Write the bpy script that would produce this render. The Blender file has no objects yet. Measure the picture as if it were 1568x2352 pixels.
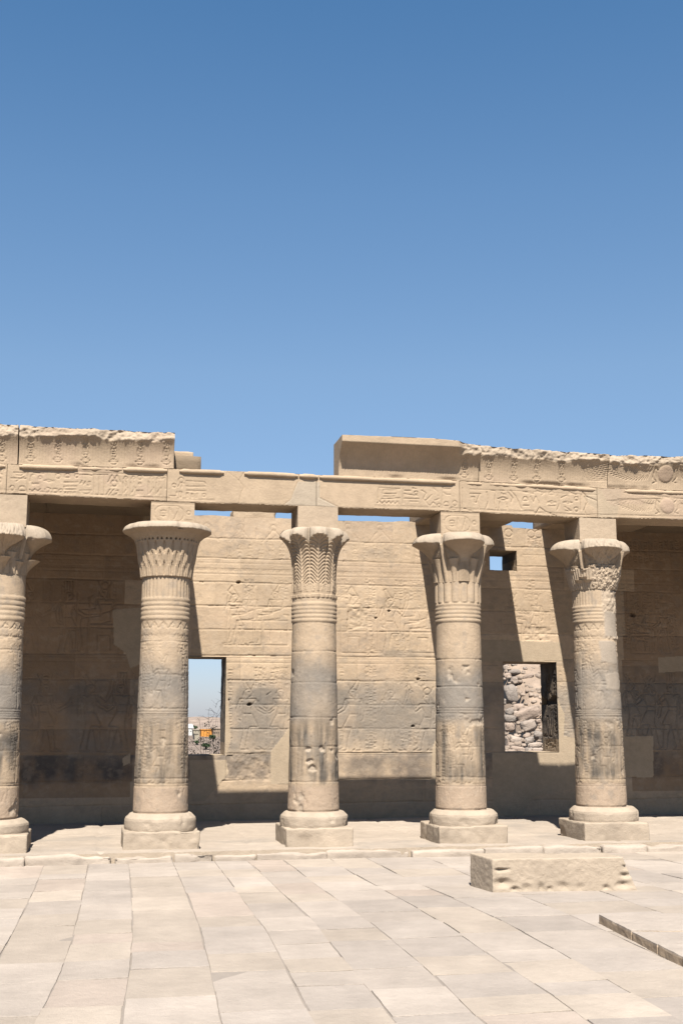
import bpy, math, random
import numpy as np
from mathutils import Vector
R = math.radians
rng = np.random.RandomState(7)
random.seed(7)

# ------------------------------------------------------------------ camera, sky, sun, exposure
sc = bpy.context.scene
C = sc.collection
PITCH, YAW, EYE, F = R(10.03), R(11.2), 1.74, 2736.0
cam_d = bpy.data.cameras.new("camera"); cam = bpy.data.objects.new("camera", cam_d); C.objects.link(cam)
cam.location = (0, 0, EYE); cam.rotation_euler = (R(90) + PITCH, 0, -YAW)
cam_d.sensor_fit = 'VERTICAL'; cam_d.sensor_height = 36.0; cam_d.lens = 36.0 * F / 2352.0
cam_d.clip_start = 0.1; cam_d.clip_end = 6000
sc.camera = cam

SUN = Vector((0.14, 0.735, -1.0)).normalized()          # the way the light travels
sun_el = math.asin(-SUN.z)
world = bpy.data.worlds.new("World"); sc.world = world; world.use_nodes = True
wn = world.node_tree.nodes; wl = world.node_tree.links
sky = wn.new('ShaderNodeTexSky'); sky.sky_type = 'NISHITA'; sky.sun_disc = False
sky.sun_elevation = sun_el
sky.sun_rotation = math.atan2(-SUN.x, -SUN.y)
sky.altitude = 0; sky.air_density = 1.1; sky.dust_density = 0.5; sky.ozone_density = 10.0
tcw = wn.new('ShaderNodeTexCoord'); sxyz = wn.new('ShaderNodeSeparateXYZ'); ramp = wn.new('ShaderNodeValToRGB'); mul = wn.new('ShaderNodeVectorMath'); mul.operation = 'MULTIPLY'
wl.new(tcw.outputs['Generated'], sxyz.inputs[0]); wl.new(sxyz.outputs['Z'], ramp.inputs[0])
for pos_, c_ in ((0.0, (1.0, .93, 1.05)), (0.05, (1.05, .95, 1.02)), (0.16, (1.25, 1.04, .93)), (0.286, (1.50, 1.26, 1.03)), (0.42, (1.32, 1.28, 1.10)), (0.55, (1.0, 1.19, 1.10)), (1.0, (0.95, 1.1, 1.05))):
    e_ = ramp.color_ramp.elements[0] if pos_ == 0.0 else (ramp.color_ramp.elements[-1] if pos_ == 1.0 else ramp.color_ramp.elements.new(pos_))
    e_.color = tuple(c / 3 for c in c_) + (1,)
mul2 = wn.new('ShaderNodeVectorMath'); mul2.operation = 'SCALE'; mul2.inputs['Scale'].default_value = 3.0      # pale desert haze low in the sky
wl.new(sky.outputs[0], mul.inputs[0]); wl.new(ramp.outputs[0], mul.inputs[1]); wl.new(mul.outputs[0], mul2.inputs[0])
wl.new(mul2.outputs[0], wn['Background'].inputs[0]); wn['Background'].inputs[1].default_value = 0.05
sd = bpy.data.lights.new("sun", 'SUN'); sd.energy = 5.0; sd.angle = R(0.55); sd.color = (1.0, 0.94, 0.85)
sun = bpy.data.objects.new("sun", sd); C.objects.link(sun)
sun.rotation_euler = SUN.to_track_quat('-Z', 'Y').to_euler()
sc.view_settings.view_transform = 'Standard'; sc.view_settings.look = 'None'
sc.view_settings.gamma = 1.0; sc.view_settings.exposure = 1.4
sc.cycles.max_bounces = 8; sc.cycles.diffuse_bounces = 5

# ------------------------------------------------------------------ survey: a sight line of the photo (1568 x 2352) meets a real plane
sp, cp, sy, cy = math.sin(PITCH), math.cos(PITCH), math.sin(YAW), math.cos(YAW)
def ray(x, y):
    r = (x - 784.0) / F; u = (1176.0 - y) / F
    h = cp - u * sp
    return h * sy + r * cy, h * cy - r * sy, sp + u * cp
def at(x, y, Y):
    a, b, c = ray(x, y); t = Y / b
    return a * t, Y, EYE + c * t
def atz(x, y, z):
    a, b, c = ray(x, y); t = (z - EYE) / c
    return a * t, b * t, z
def mpp(X, Y, Z):
    return ((X * sy + Y * cy) * cp + (Z - EYE) * sp) / F

YC, YF, YB, YW, TW = 17.85, 17.52, 18.18, 21.8, 0.86      # column axis, beam front, beam back, wall face, wall thickness
COURT = -0.13

# ------------------------------------------------------------------ noise
def _h(ix, iy, iz, seed):
    n = (ix * 374761393 + iy * 668265263 + iz * 2147483647 * 3 + seed * 974711) & 0xffffffff
    n = ((n ^ (n >> 13)) * 1274126177) & 0xffffffff
    n = ((n ^ (n >> 16)) * 2246822519) & 0xffffffff
    return ((n ^ (n >> 15)) & 0xffff) / 32767.5 - 1.0
def vn(x, y, z, seed=0):
    x, y, z = np.broadcast_arrays(np.asarray(x, float), np.asarray(y, float), np.asarray(z, float))
    ix, iy, iz = np.floor(x).astype(np.int64), np.floor(y).astype(np.int64), np.floor(z).astype(np.int64)
    fx, fy, fz = x - ix, y - iy, z - iz
    fx, fy, fz = [f * f * (3 - 2 * f) for f in (fx, fy, fz)]
    o = 0
    for a in (0, 1):
        for b in (0, 1):
            for c in (0, 1):
                w = (fx if a else 1 - fx) * (fy if b else 1 - fy) * (fz if c else 1 - fz)
                o = o + w * _h(ix + a, iy + b, iz + c, seed)
    return o
def fbm(x, y, z, s, octv=4, seed=0, gain=0.5):
    o, a, t = 0, 1.0, 0
    for k in range(octv):
        o = o + a * vn(np.asarray(x) * s, np.asarray(y) * s, np.asarray(z) * s, seed + k * 17); t += a; a *= gain; s *= 2.03
    return o / t
def sstep(a, b, x):
    t = np.clip((x - a) / (b - a), 0, 1); return t * t * (3 - 2 * t)

# ------------------------------------------------------------------ materials
SAND = np.array((0.262, 0.200, 0.139))       # sunny sandstone, linear
GREY = np.array((0.115, 0.102, 0.088))
BLACK = np.array((0.030, 0.026, 0.024))
MORTAR = np.array((0.242, 0.193, 0.138))
PALE = np.array((0.262, 0.214, 0.164))
PAVE = np.array((0.266, 0.229, 0.196))
PINK = np.array((0.246, 0.178, 0.134))

def stone_mat(name, fine=110.0, bump=0.28, var=0.20, big=1.3, dist=0.012):
    m = bpy.data.materials.new(name); m.use_nodes = True
    n, l = m.node_tree.nodes, m.node_tree.links
    b = n['Principled BSDF']; b.inputs['Roughness'].default_value = 0.92
    b.inputs['Specular IOR Level'].default_value = 0.15
    at_ = n.new('ShaderNodeAttribute'); at_.attribute_name = 'Col'
    tc = n.new('ShaderNodeTexCoord')
    n1 = n.new('ShaderNodeTexNoise'); n1.inputs['Scale'].default_value = big; n1.inputs['Detail'].default_value = 8; n1.inputs['Roughness'].default_value = 0.65
    n2 = n.new('ShaderNodeTexNoise'); n2.inputs['Scale'].default_value = fine; n2.inputs['Detail'].default_value = 5; n2.inputs['Roughness'].default_value = 0.7
    n3 = n.new('ShaderNodeTexNoise'); n3.inputs['Scale'].default_value = fine * 0.22; n3.inputs['Detail'].default_value = 6; n3.inputs['Roughness'].default_value = 0.65
    mp = n.new('ShaderNodeMapping'); mp.inputs['Scale'].default_value = (1, 1, 1.25)
    l.new(tc.outputs['Object'], mp.inputs[0])
    for q in (n1, n2, n3): l.new(mp.outputs[0], q.inputs['Vector'])
    a1 = n.new('ShaderNodeMath'); a1.operation = 'ADD'
    n4 = n.new('ShaderNodeTexNoise'); n4.inputs['Scale'].default_value = fine * 0.07; n4.inputs['Detail'].default_value = 9; n4.inputs['Roughness'].default_value = 0.75
    l.new(mp.outputs[0], n4.inputs['Vector'])
    l.new(n1.outputs[0], a1.inputs[0]); l.new(n4.outputs[0], a1.inputs[1])
    mr = n.new('ShaderNodeMapRange'); mr.inputs['From Min'].default_value = 0.65; mr.inputs['From Max'].default_value = 1.35
    mr.inputs['To Min'].default_value = 1 - var; mr.inputs['To Max'].default_value = 1 + var
    l.new(a1.outputs[0], mr.inputs[0])
    vm = n.new('ShaderNodeVectorMath'); vm.operation = 'SCALE'
    l.new(at_.outputs['Color'], vm.inputs[0]); l.new(mr.outputs[0], vm.inputs['Scale'])
    l.new(vm.outputs[0], b.inputs['Base Color'])
    ad = n.new('ShaderNodeMath'); ad.operation = 'MULTIPLY_ADD'; ad.inputs[1].default_value = 2.2
    l.new(n3.outputs[0], ad.inputs[0]); l.new(n2.outputs[0], ad.inputs[2])
    bp = n.new('ShaderNodeBump'); bp.inputs['Strength'].default_value = bump; bp.inputs['Distance'].default_value = dist
    l.new(ad.outputs[0], bp.inputs['Height']); l.new(bp.outputs[0], b.inputs['Normal'])
    return m
def flat_mat(name, col, rough=0.85):
    m = bpy.data.materials.new(name); m.use_nodes = True
    n, l = m.node_tree.nodes, m.node_tree.links
    b = n['Principled BSDF']; b.inputs['Roughness'].default_value = rough; b.inputs['Specular IOR Level'].default_value = 0.2
    nz = n.new('ShaderNodeTexNoise'); nz.inputs['Scale'].default_value = 6; nz.inputs['Detail'].default_value = 6
    tc = n.new('ShaderNodeTexCoord'); l.new(tc.outputs['Object'], nz.inputs['Vector'])
    mr = n.new('ShaderNodeMapRange'); mr.inputs['To Min'].default_value = 0.75; mr.inputs['To Max'].default_value = 1.25
    l.new(nz.outputs[0], mr.inputs[0])
    vm = n.new('ShaderNodeVectorMath'); vm.operation = 'SCALE'; vm.inputs[0].default_value = col
    l.new(mr.outputs[0], vm.inputs['Scale']); l.new(vm.outputs[0], b.inputs['Base Color'])
    return m
M_STONE = stone_mat('carved_sandstone')
M_ROUGH = stone_mat('rough_sandstone', fine=70.0, bump=0.45, var=0.16)
M_PAVE = stone_mat('paving_sandstone', fine=70.0, bump=0.55, var=0.15, big=1.2)
M_ROCK = stone_mat('hill_granite', fine=16.0, bump=0.8, var=0.35, big=0.9, dist=0.05)
M_BANK = stone_mat('far_bank_rubble', fine=1.6, bump=0.9, var=0.55, big=0.12, dist=0.6)

# ------------------------------------------------------------------ mesh plumbing
def link(name, me, parent=None):
    o = bpy.data.objects.new(name, me); C.objects.link(o)
    if parent is not None: o.parent = parent
    return o
def tag(o, label=None, cat=None, group=None, kind=None):
    if cat and not kind: kind = 'thing'
    if label: o['label'] = label
    if cat: o['category'] = cat
    if group: o['group'] = group
    if kind: o['kind'] = kind
    return o
def empty(name, loc, label, cat, group=None):
    o = bpy.data.objects.new(name, None); C.objects.link(o); o.location = loc; o.empty_display_size = 0.2
    return tag(o, label, cat, group)

class Geo:
    """collects vertices, faces and vertex colours in world space, then builds ONE mesh"""
    def __init__(s): s.v, s.f, s.c, s.n = [], [], [], 0
    def add(s, v, f, c):
        v = np.asarray(v, float).reshape(-1, 3)
        c = np.asarray(c, float)
        if c.ndim == 1: c = np.repeat(c[None, :], len(v), 0)
        s.v.append(v); s.c.append(c.reshape(-1, 3)); b = s.n; s.n += len(v)
        for q in f:
            q = np.asarray(q, dtype=np.int64)
            if q.size: s.f.append(q + b)
    def grid(s, P, c, keep=None, wrap=False, flip=False):
        n, m = P.shape[:2]
        idx = np.arange(n * m).reshape(n, m)
        if wrap: idx = np.concatenate([idx, idx[:, :1]], 1)
        a, b_, d, e = idx[:-1, :-1], idx[:-1, 1:], idx[1:, 1:], idx[1:, :-1]
        q = np.stack([a, b_, d, e], -1)
        if keep is not None: q = q[keep]
        q = q.reshape(-1, 4)
        if flip: q = q[:, ::-1]
        c = np.asarray(c, float)
        if c.ndim == 1: c = np.broadcast_to(c, P.shape)
        s.add(P, [q], c.reshape(-1, 3))
    def build(s, name, mat, parent=None, smooth=True, weld=False):
        v = np.concatenate(s.v); col = np.concatenate(s.c)
        f = np.concatenate([q.reshape(-1) for q in s.f]); sz = np.concatenate([np.full(len(q), q.shape[1]) for q in s.f])
        if weld:
            key = np.round(v * 20000).astype(np.int64)
            _, first, inv = np.unique(key, axis=0, return_index=True, return_inverse=True)
            inv = inv.reshape(-1); v = v[first]; col = col[first]; f = inv[f]
        org = np.array((0, 0, 0.0))
        if parent is not None: org = np.array(parent.matrix_world.translation) if parent.parent else np.array(parent.location)
        if parent is not None and parent.type == 'MESH': org = np.array(parent.get('org', (0, 0, 0)))
        me = bpy.data.meshes.new(name)
        me.vertices.add(len(v)); me.vertices.foreach_set('co', (v - org).astype(np.float32).ravel())
        me.loops.add(len(f)); me.loops.foreach_set('vertex_index', f.astype(np.int32))
        me.polygons.add(len(sz)); me.polygons.foreach_set('loop_start', np.concatenate([[0], np.cumsum(sz)[:-1]]).astype(np.int32))
        me.polygons.foreach_set('use_smooth', np.full(len(sz), smooth))
        me.update(calc_edges=True)
        at_ = me.attributes.new('Col', 'FLOAT_COLOR', 'POINT')
        at_.data.foreach_set('color', np.concatenate([np.clip(col, 0.006, 0.95), np.ones((len(col), 1))], 1).astype(np.float32).ravel())
        me.materials.append(mat)
        me.validate()
        o = link(name, me, parent)
        o['org'] = [float(t) for t in org]
        return o

def rbox(g, corners, r=0.03, amp=0.01, ns=6.0, step=0.05, col=SAND, seed=1, cvar=0.06, chips=0.0, amp2=0.0):
    """rough block: corners = 8 points (x0y0z0, x1y0z0, x1y1z0, x0y1z0, then the top four)"""
    cr = np.asarray(corners, float).reshape(2, 4, 3)
    L = np.array([np.linalg.norm(cr[0, 1] - cr[0, 0]), np.linalg.norm(cr[0, 3] - cr[0, 0]), np.linalg.norm(cr[1, 0] - cr[0, 0])])
    hl = L / 2; r = min(r, hl.min() * 0.9)
    def tri(P):
        u = (P / L + 0.5); a, b, c = u[..., 0:1], u[..., 1:2], u[..., 2:3]
        lo = (cr[0, 0] * (1 - a) + cr[0, 1] * a) * (1 - b) + (cr[0, 3] * (1 - a) + cr[0, 2] * a) * b
        hi = (cr[1, 0] * (1 - a) + cr[1, 1] * a) * (1 - b) + (cr[1, 3] * (1 - a) + cr[1, 2] * a) * b
        return lo * (1 - c) + hi * c
    for ax in range(3):
        o = [k for k in range(3) if k != ax]
        na, nb = [max(2, int(L[k] / step) + 2) for k in o]
        A, B = np.meshgrid(np.linspace(-hl[o[0]], hl[o[0]], na), np.linspace(-hl[o[1]], hl[o[1]], nb), indexing='ij')
        for sgn in (-1, 1):
            P = np.zeros(A.shape + (3,)); P[..., o[0]] = A; P[..., o[1]] = B; P[..., ax] = sgn * hl[ax]
            Q = np.clip(P, -(hl - r), hl - r); D = P - Q
            ln = np.linalg.norm(D, axis=-1, keepdims=True); nrm = D / np.maximum(ln, 1e-9)
            edge = np.minimum(1, (np.abs(D) > r * 0.3).sum(-1) / 2.0)
            P = Q + nrm * r
            W = tri(P)
            d = fbm(W[..., 0], W[..., 1], W[..., 2], ns, 4, seed) * amp
            if amp2: d = d + fbm(W[..., 0], W[..., 1], W[..., 2], ns * 5, 2, seed + 9) * amp2
            if chips: d = d - chips * sstep(0.05, 0.5, fbm(W[..., 0], W[..., 1], W[..., 2], ns * 0.8, 3, seed + 5)) * edge
            W = W + nrm * d[..., None]
            cc = np.asarray(col) * (1 + cvar * fbm(W[..., 0], W[..., 1], W[..., 2], 3.0, 3, seed + 3))[..., None]
            fl = (sgn > 0) if ax != 1 else (sgn < 0)
            g.grid(W, cc, flip=fl)
def boxc(x0, x1, y0, y1, z0, z1):
    return [(x0, y0, z0), (x1, y0, z0), (x1, y1, z0), (x0, y1, z0), (x0, y0, z1), (x1, y0, z1), (x1, y1, z1), (x0, y1, z1)]
def tube(g, pts, rad, col, n=8, closed=True):
    pts = np.asarray(pts, float); rad = np.broadcast_to(rad, (len(pts),))
    T = np.gradient(pts, axis=0); T /= np.linalg.norm(T, axis=1)[:, None] + 1e-9
    ref = np.array((0.0, 0.0, 1.0)) if abs(T[0][2]) < 0.9 else np.array((1.0, 0, 0))
    U = np.cross(T, ref); U /= np.linalg.norm(U, axis=1)[:, None] + 1e-9; V = np.cross(T, U)
    a = np.linspace(0, 2 * math.pi, n, endpoint=False)
    P = pts[:, None] + rad[:, None, None] * (np.cos(a)[None, :, None] * U[:, None] + np.sin(a)[None, :, None] * V[:, None])
    g.grid(P, col, wrap=True)
    if closed:
        g.add(P[0], [np.arange(n)[None]], col); g.add(P[-1], [np.arange(n)[None, ::-1]], col)

# ------------------------------------------------------------------ relief sheets: a height and colour raster that becomes real geometry
class Sheet:
    def __init__(s, u0, u1, v0, v1, res, base=SAND, conv=None, fix_u=(), fix_v=()):
        s.u = np.linspace(u0, u1, max(3, int(round((u1 - u0) / res)) + 1)); s.v = np.linspace(v0, v1, max(3, int(round((v1 - v0) / res)) + 1))
        for a in fix_u: s.u[np.argmin(abs(s.u - a))] = a
        for a in fix_v: s.v[np.argmin(abs(s.v - a))] = a
        s.U, s.V = np.meshgrid(s.u, s.v)
        s.H = np.zeros(s.U.shape); s.K = np.zeros(s.U.shape + (3,)) + np.asarray(base)
        s.conv = conv or (lambda x, y: (x, y))
    def win(s, u0, u1, v0, v1):
        i0, i1 = np.searchsorted(s.u, (u0, u1)); j0, j1 = np.searchsorted(s.v, (v0, v1))
        return slice(max(0, j0 - 1), j1 + 1), slice(max(0, i0 - 1), i1 + 1)
    def line(s, pts, w=0.012, d=0.012, raw=False):
        """groove along a polyline; pts in photo pixels unless raw"""
        if not raw: pts = [s.conv(*p) for p in pts]
        for (a, b), (c, e) in zip(pts[:-1], pts[1:]):
            wn_ = s.win(min(a, c) - w, max(a, c) + w, min(b, e) - w, max(b, e) + w)
            U, V = s.U[wn_], s.V[wn_]
            if U.size == 0: continue
            dx, dy = c - a, e - b; L2 = dx * dx + dy * dy + 1e-12
            t = np.clip(((U - a) * dx + (V - b) * dy) / L2, 0, 1)
            q = np.hypot(U - a - t * dx, V - b - t * dy)
            g_ = -d * 1.1 * (1 - sstep(0.38, 1.0, q / w))
            s.H[wn_] = np.minimum(s.H[wn_], s.H[wn_] * 0 + g_) if d > 0 else np.maximum(s.H[wn_], g_)
    def ell(s, cx, cy_, rx, ry, w=0.012, d=0.012, raw=False, n=14, a0=0, a1=2 * math.pi):
        if not raw:
            x0, y0 = s.conv(cx, cy_); x1, _ = s.conv(cx + rx, cy_); _, y1 = s.conv(cx, cy_ - ry)
            cx, cy_, rx, ry = x0, y0, abs(x1 - x0), abs(y1 - y0)
        s.line([(cx + rx * math.cos(a0 + (a1 - a0) * k / n), cy_ + ry * math.sin(a0 + (a1 - a0) * k / n)) for k in range(n + 1)], w, d, True)
    def disc(s, cx, cy_, r, h, raw=False):
        if not raw:
            x1, _ = s.conv(cx + r, cy_); cx, cy_ = s.conv(cx, cy_); r = abs(x1 - cx)
        q = np.hypot(s.U - cx, s.V - cy_) / r
        s.H = np.where(q < 1, h * np.sqrt(np.clip(1 - q * q, 0, 1)), s.H)
    def poly(s, pts, raw=False):
        if not raw: pts = [s.conv(*p) for p in pts]
        ins = np.zeros(s.U.shape, bool); n = len(pts)
        for k in range(n):
            (x1, y1), (x2, y2) = pts[k], pts[(k + 1) % n]
            if y1 == y2: continue
            c = ((y1 > s.V) != (y2 > s.V)) & (s.U < (x2 - x1) * (s.V - y1) / (y2 - y1) + x1)
            ins ^= c
        return ins
    def glyph(s, x, y, w, h, d, lw, rnd):
        """one small sign in the box x..x+w, y..y+h (raw units, v up)"""
        k = rnd.randint(12)
        L = lambda *p: s.line([(x + a * w, y + b * h) for a, b in p], lw, d, True)
        if k == 0: L((.1, .5), (.25, .8), (.4, .3), (.55, .8), (.7, .3), (.9, .6))
        elif k == 1: s.ell(x + .5 * w, y + .5 * h, .3 * w, .35 * h, lw, d, True, 8)
        elif k == 2: L((.1, .2), (.1, .8), (.9, .8), (.9, .2), (.1, .2))
        elif k == 3: L((.1, .35), (.9, .35)); L((.1, .7), (.9, .7))
        elif k == 4: s.ell(x + .5 * w, y + .1 * h, .4 * w, .7 * h, lw, d, True, 8, 0, math.pi); L((.1, .1), (.9, .1))
        elif k == 5: L((.2, .1), (.3, .6), (.6, .9), (.8, .6), (.6, .4), (.9, .1), (.2, .1)); L((.1, .9), (.3, .6))
        elif k == 6: L((.3, 0), (.3, 1)); L((.7, 0), (.7, 1))
        elif k == 7: L((.5, 0), (.5, 1)); L((.15, .75), (.85, .75))
        elif k == 8: s.ell(x + .5 * w, y + .5 * h, .45 * w, .2 * h, lw, d, True, 8)
        elif k == 9: L((.1, .1), (.5, .9), (.9, .1)); L((.2, .4), (.8, .4))
        elif k == 10: L((.2, .9), (.2, .3), (.8, .3), (.8, .1))
        else: L((.1, .8), (.9, .8)); L((.3, .6), (.3, .1)); L((.7, .6), (.7, .1))
    def text(s, u0, u1, v0, v1, cell=0.07, d=0.01, lw=0.008, seed=0, frame=True):
        """block of sign columns between u0..u1, v0..v1 (raw)"""
        rnd = np.random.RandomState(seed)
        nc = max(1, int(round((u1 - u0) / cell))); cw = (u1 - u0) / nc
        for c in range(nc):
            x = u0 + c * cw; y = v1
            while y - v0 > cell * 0.5:
                h = cell * rnd.choice((0.5, 0.75, 1.0))
                if rnd.rand() < 0.3:
                    s.glyph(x + .08 * cw, y - h, cw * .38, h * .8, d, lw, rnd); s.glyph(x + .52 * cw, y - h, cw * .38, h * .8, d, lw, rnd)
                else: s.glyph(x + .12 * cw, y - h, cw * .72, h * .8, d, lw, rnd)
                y -= h
            if frame: s.line([(x, v0), (x, v1)], lw * .7, d * .6, True)
        if frame: s.line([(u1, v0), (u1, v1)], lw * .7, d * .6, True)
    def textpx(s, x0, y0, x1, y1, **k):
        a, b = s.conv(x0, y1); c, e = s.conv(x1, y0); s.text(a, c, b, e, **k)
    def figure(s, u, v, h, face=1, kind='stand', crown=0, d=0.014, lw=0.014):
        """outline figure with feet at (u, v), height h (raw)"""
        def L(*p): s.line([(u + face * a * h, v + b * h) for a, b in p], lw, d, True)
        if kind == 'stand':
            L((-.10, .74), (-.05, .60), (-.05, .52), (-.03, .36), (-.05, .2), (-.09, .03), (-.09, 0), (.03, 0), (-.01, .03), (.02, .2), (.05, .33))
            L((.14, .74), (.07, .60), (.08, .52), (.18, .33), (.05, .33), (.10, .18), (.12, .03), (.13, 0), (.26, 0), (.18, .04), (.17, .18), (.15, .33))
            L((-.05, .52), (.08, .52)); L((-.10, .74), (.14, .74))
            L((-.10, .74), (-.15, .60), (-.12, .44), (-.09, .42)); L((-.07, .70), (-.10, .60), (-.08, .46))
            arm = int(abs(u * 7.3 + v * 3.1)) % 3
            if arm == 0: L((.14, .74), (.13, .62), (.20, .56), (.34, .66), (.36, .71)); L((.10, .68), (.12, .58), (.20, .52), (.38, .62), (.38, .66))
            elif arm == 1: L((.14, .74), (.18, .62), (.27, .56), (.33, .56)); L((.09, .68), (.15, .58), (.26, .52), (.33, .53)); L((.32, 0), (.32, .82)); L((.30, .80), (.36, .84))
            else: L((.14, .74), (.22, .66), (.27, .80), (.29, .92)); L((.12, .68), (.22, .60), (.31, .78), (.33, .90)); L((.26, .92), (.31, .97), (.35, .90))
        else:
            L((-.12, .78), (-.07, .60), (-.07, .46), (.02, .44)); L((.13, .78), (.06, .62), (.07, .54), (.32, .50), (.34, .44), (.31, .1), (.33, .04), (.46, .03), (.46, 0), (.26, 0))
            L((-.20, 0), (-.20, .42), (.22, .42), (.22, 0), (-.20, 0)); L((-.08, .06), (-.08, .26), (.10, .26), (.10, .06)); L((-.20, .42), (-.20, .52), (-.12, .52))
            L((.02, .44), (.24, .42), (.24, .1), (.26, 0)); L((-.12, .78), (.13, .78))
            L((.13, .78), (.15, .64), (.36, .62), (.40, .64)); L((-.12, .78), (-.10, .62), (.08, .56), (.25, .56)); L((.40, .02), (.40, .85))
        y0 = .74 if kind == 'stand' else .78
        L(*[(.03 + a, y0 + .085 + b) for a, b in ((-.055, -.07), (-.06, .02), (-.03, .055), (.02, .055), (.045, .03), (.062, .0), (.045, -.012), (.045, -.04), (.01, -.05), (.0, -.08))]); L((.02, y0 + .10), (.05, y0 + .10)); L((-.035, y0 + .14), (-.01, y0 + .03), (-.045, y0 + .0))
        L((-.04, y0 + .10), (-.06, y0), (.0, y0 - .02)); 
        t = y0 + .13
        if crown == 0: L((-.03, t), (-.08, t + .13), (-.04, t + .15), (.02, t + .05), (.07, t), (.10, t + .08))
        elif crown == 1: s.ell(u + face * .02 * h, v + (t + .07) * h, .055 * h, .055 * h, lw, d, True, 9); L((-.02, t), (-.08, t + .14)); L((.06, t), (.12, t + .14))
        elif crown == 2: L((-.03, t), (-.04, t + .17), (.08, t + .17), (.07, t)); L((0, t), (0, t + .17)); L((.04, t), (.04, t + .17))
        else: L((-.03, t), (-.10, t + .06), (-.03, t + .16), (.0, t + .1), (.07, t), (-.03, t))
    def points(s, Yface):
        return np.stack([s.U, Yface - s.H, s.V], -1)

def solid(g, P, back, K, keep=None):
    """front sheet P (rows from the bottom up) closed round its rim to the plane y = back"""
    g.grid(P, K, keep=keep)
    def strip(E, Kc, flip):
        B = E.copy(); B[:, 1] = back
        n = max(2, int(abs(back - E[:, 1].mean()) / 0.12) + 1)
        S = np.stack([E * (1 - t) + B * t for t in np.linspace(0, 1, n)])
        nz = fbm(S[..., 0], S[..., 1], S[..., 2], 5, 3, 77)
        S[1:-1, :, 2] -= 0.012 * np.abs(nz[1:-1])
        g.grid(S, np.broadcast_to(Kc, S.shape), flip=flip)
    strip(P[-1], K[-1], False); strip(P[0], K[0], True)
    strip(P[:, 0], K[:, 0], False); strip(P[:, -1], K[:, -1], True)
    Bt = np.stack([P[0], P[-1]]); Bt[..., 1] = back
    g.grid(Bt, np.stack([K[0], K[-1]]), flip=True)

def mixc(K, mask, col):
    m = np.clip(mask, 0, 1)[..., None]
    return K * (1 - m) + np.asarray(col) * m

# ================================================================== THE BACK WALL
wall = empty('temple_wall', (5.0, YW, 0), 'long carved sandstone back wall with two windows and a small square opening behind the columns', 'wall')
def wconv(x, y):
    p = at(x, y, YW); return p[0], p[2]
WX0, WX1 = -5.2, 11.6
OPEN = {}
def orect(n, xl, yt, xr, yb):
    a = wconv(xl, (yt + yb) / 2); b = wconv(xr, (yt + yb) / 2); c = wconv((xl + xr) / 2, yt); d = wconv((xl + xr) / 2, yb)
    OPEN[n] = [a[0], b[0], d[1], c[1]]
orect('left', 404, 1508, 518, 1735)
orect('right', 1157, 1520, 1280, 1728)
orect('small', 1124, 1264, 1186, 1310)
NOTCH = [wconv(1148, 1600)[0], wconv(1289, 1600)[0], wconv(1200, 1618)[1], wconv(1200, 1602)[1]]   # broken joint in the right window
fu = [v for o in OPEN.values() for v in o[:2]] + NOTCH[:2]; fv = [v for o in OPEN.values() for v in o[2:]] + NOTCH[2:]
WTOP = wconv(600, 1188)[1]
ws = Sheet(WX0, WX1, -0.15, WTOP + 0.05, 0.0135, SAND, wconv, fu, fv)
U, V = ws.U, ws.V
courses = [-0.15] + sorted(wconv(850, y)[1] for y in (1895, 1843, 1790, 1730, 1674, 1619, 1564, 1509, 1451, 1398, 1345, 1291, 1246)) + [9]
# block by block tint, then joints
K = ws.K
r1 = np.random.RandomState(3)
warpj = 0.012 * fbm(U, 0, V, 2.2, 3, 5)
joints = []
for k in range(len(courses) - 1):
    x = WX0 - r1.rand(); row = (V >= courses[k]) & (V < courses[k + 1])
    while x < WX1:
        w = r1.uniform(0.75, 1.45)
        m = row & (U >= x) & (U < x + w)
        K[m] *= 1 + r1.uniform(-0.10, 0.08)
        K[m] = K[m] * (1 - 0.12 * r1.rand()) + (PINK if r1.rand() < .4 else SAND) * 0.12
        joints.append((x, courses[k], min(courses[k + 1], WTOP + .1))); x += w
# soot with bay shade painted in, and flood stains that belong to the stone
# roofed bay blocks: soot plus painted-in shade of the bays, ending block by block
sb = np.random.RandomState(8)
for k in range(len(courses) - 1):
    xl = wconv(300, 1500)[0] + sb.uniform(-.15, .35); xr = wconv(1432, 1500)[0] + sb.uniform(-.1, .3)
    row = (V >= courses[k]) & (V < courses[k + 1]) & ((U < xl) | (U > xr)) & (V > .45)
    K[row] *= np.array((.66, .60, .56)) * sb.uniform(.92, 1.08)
n1 = fbm(U, 0, V, 1.1, 4, 21); n2 = fbm(U * 3, 0, V * .6, 1.4, 4, 22); n3 = fbm(U, 0, V, 6, 4, 23)
zb0, zb1 = wconv(850, 1797)[1], wconv(850, 1731)[1]
band = sstep(zb0 - .05, zb0 + .22, V + .12 * n2) * (1 - sstep(zb1 - .02, zb1 + .015, V))
leftd = 1 - sstep(1.0, 1.6, U)
K = mixc(K, band * np.clip(.72 + .7 * n3 + .5 * n2, .1, 1) * (.72 + .28 * leftd), BLACK * (1.3 + 1.6 * (1 - leftd))[..., None] if False else BLACK * 2.0)
zg1 = wconv(850, 1560)[1]
grey = sstep(zb1 - .3, zb1 + .2, V) * (1 - sstep(zg1 - .15, zg1 + .15, V + .25 * n1))
K = mixc(K, grey * np.clip(.50 + .9 * n1 + .3 * n3, 0, .8), GREY * 1.12)
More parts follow.
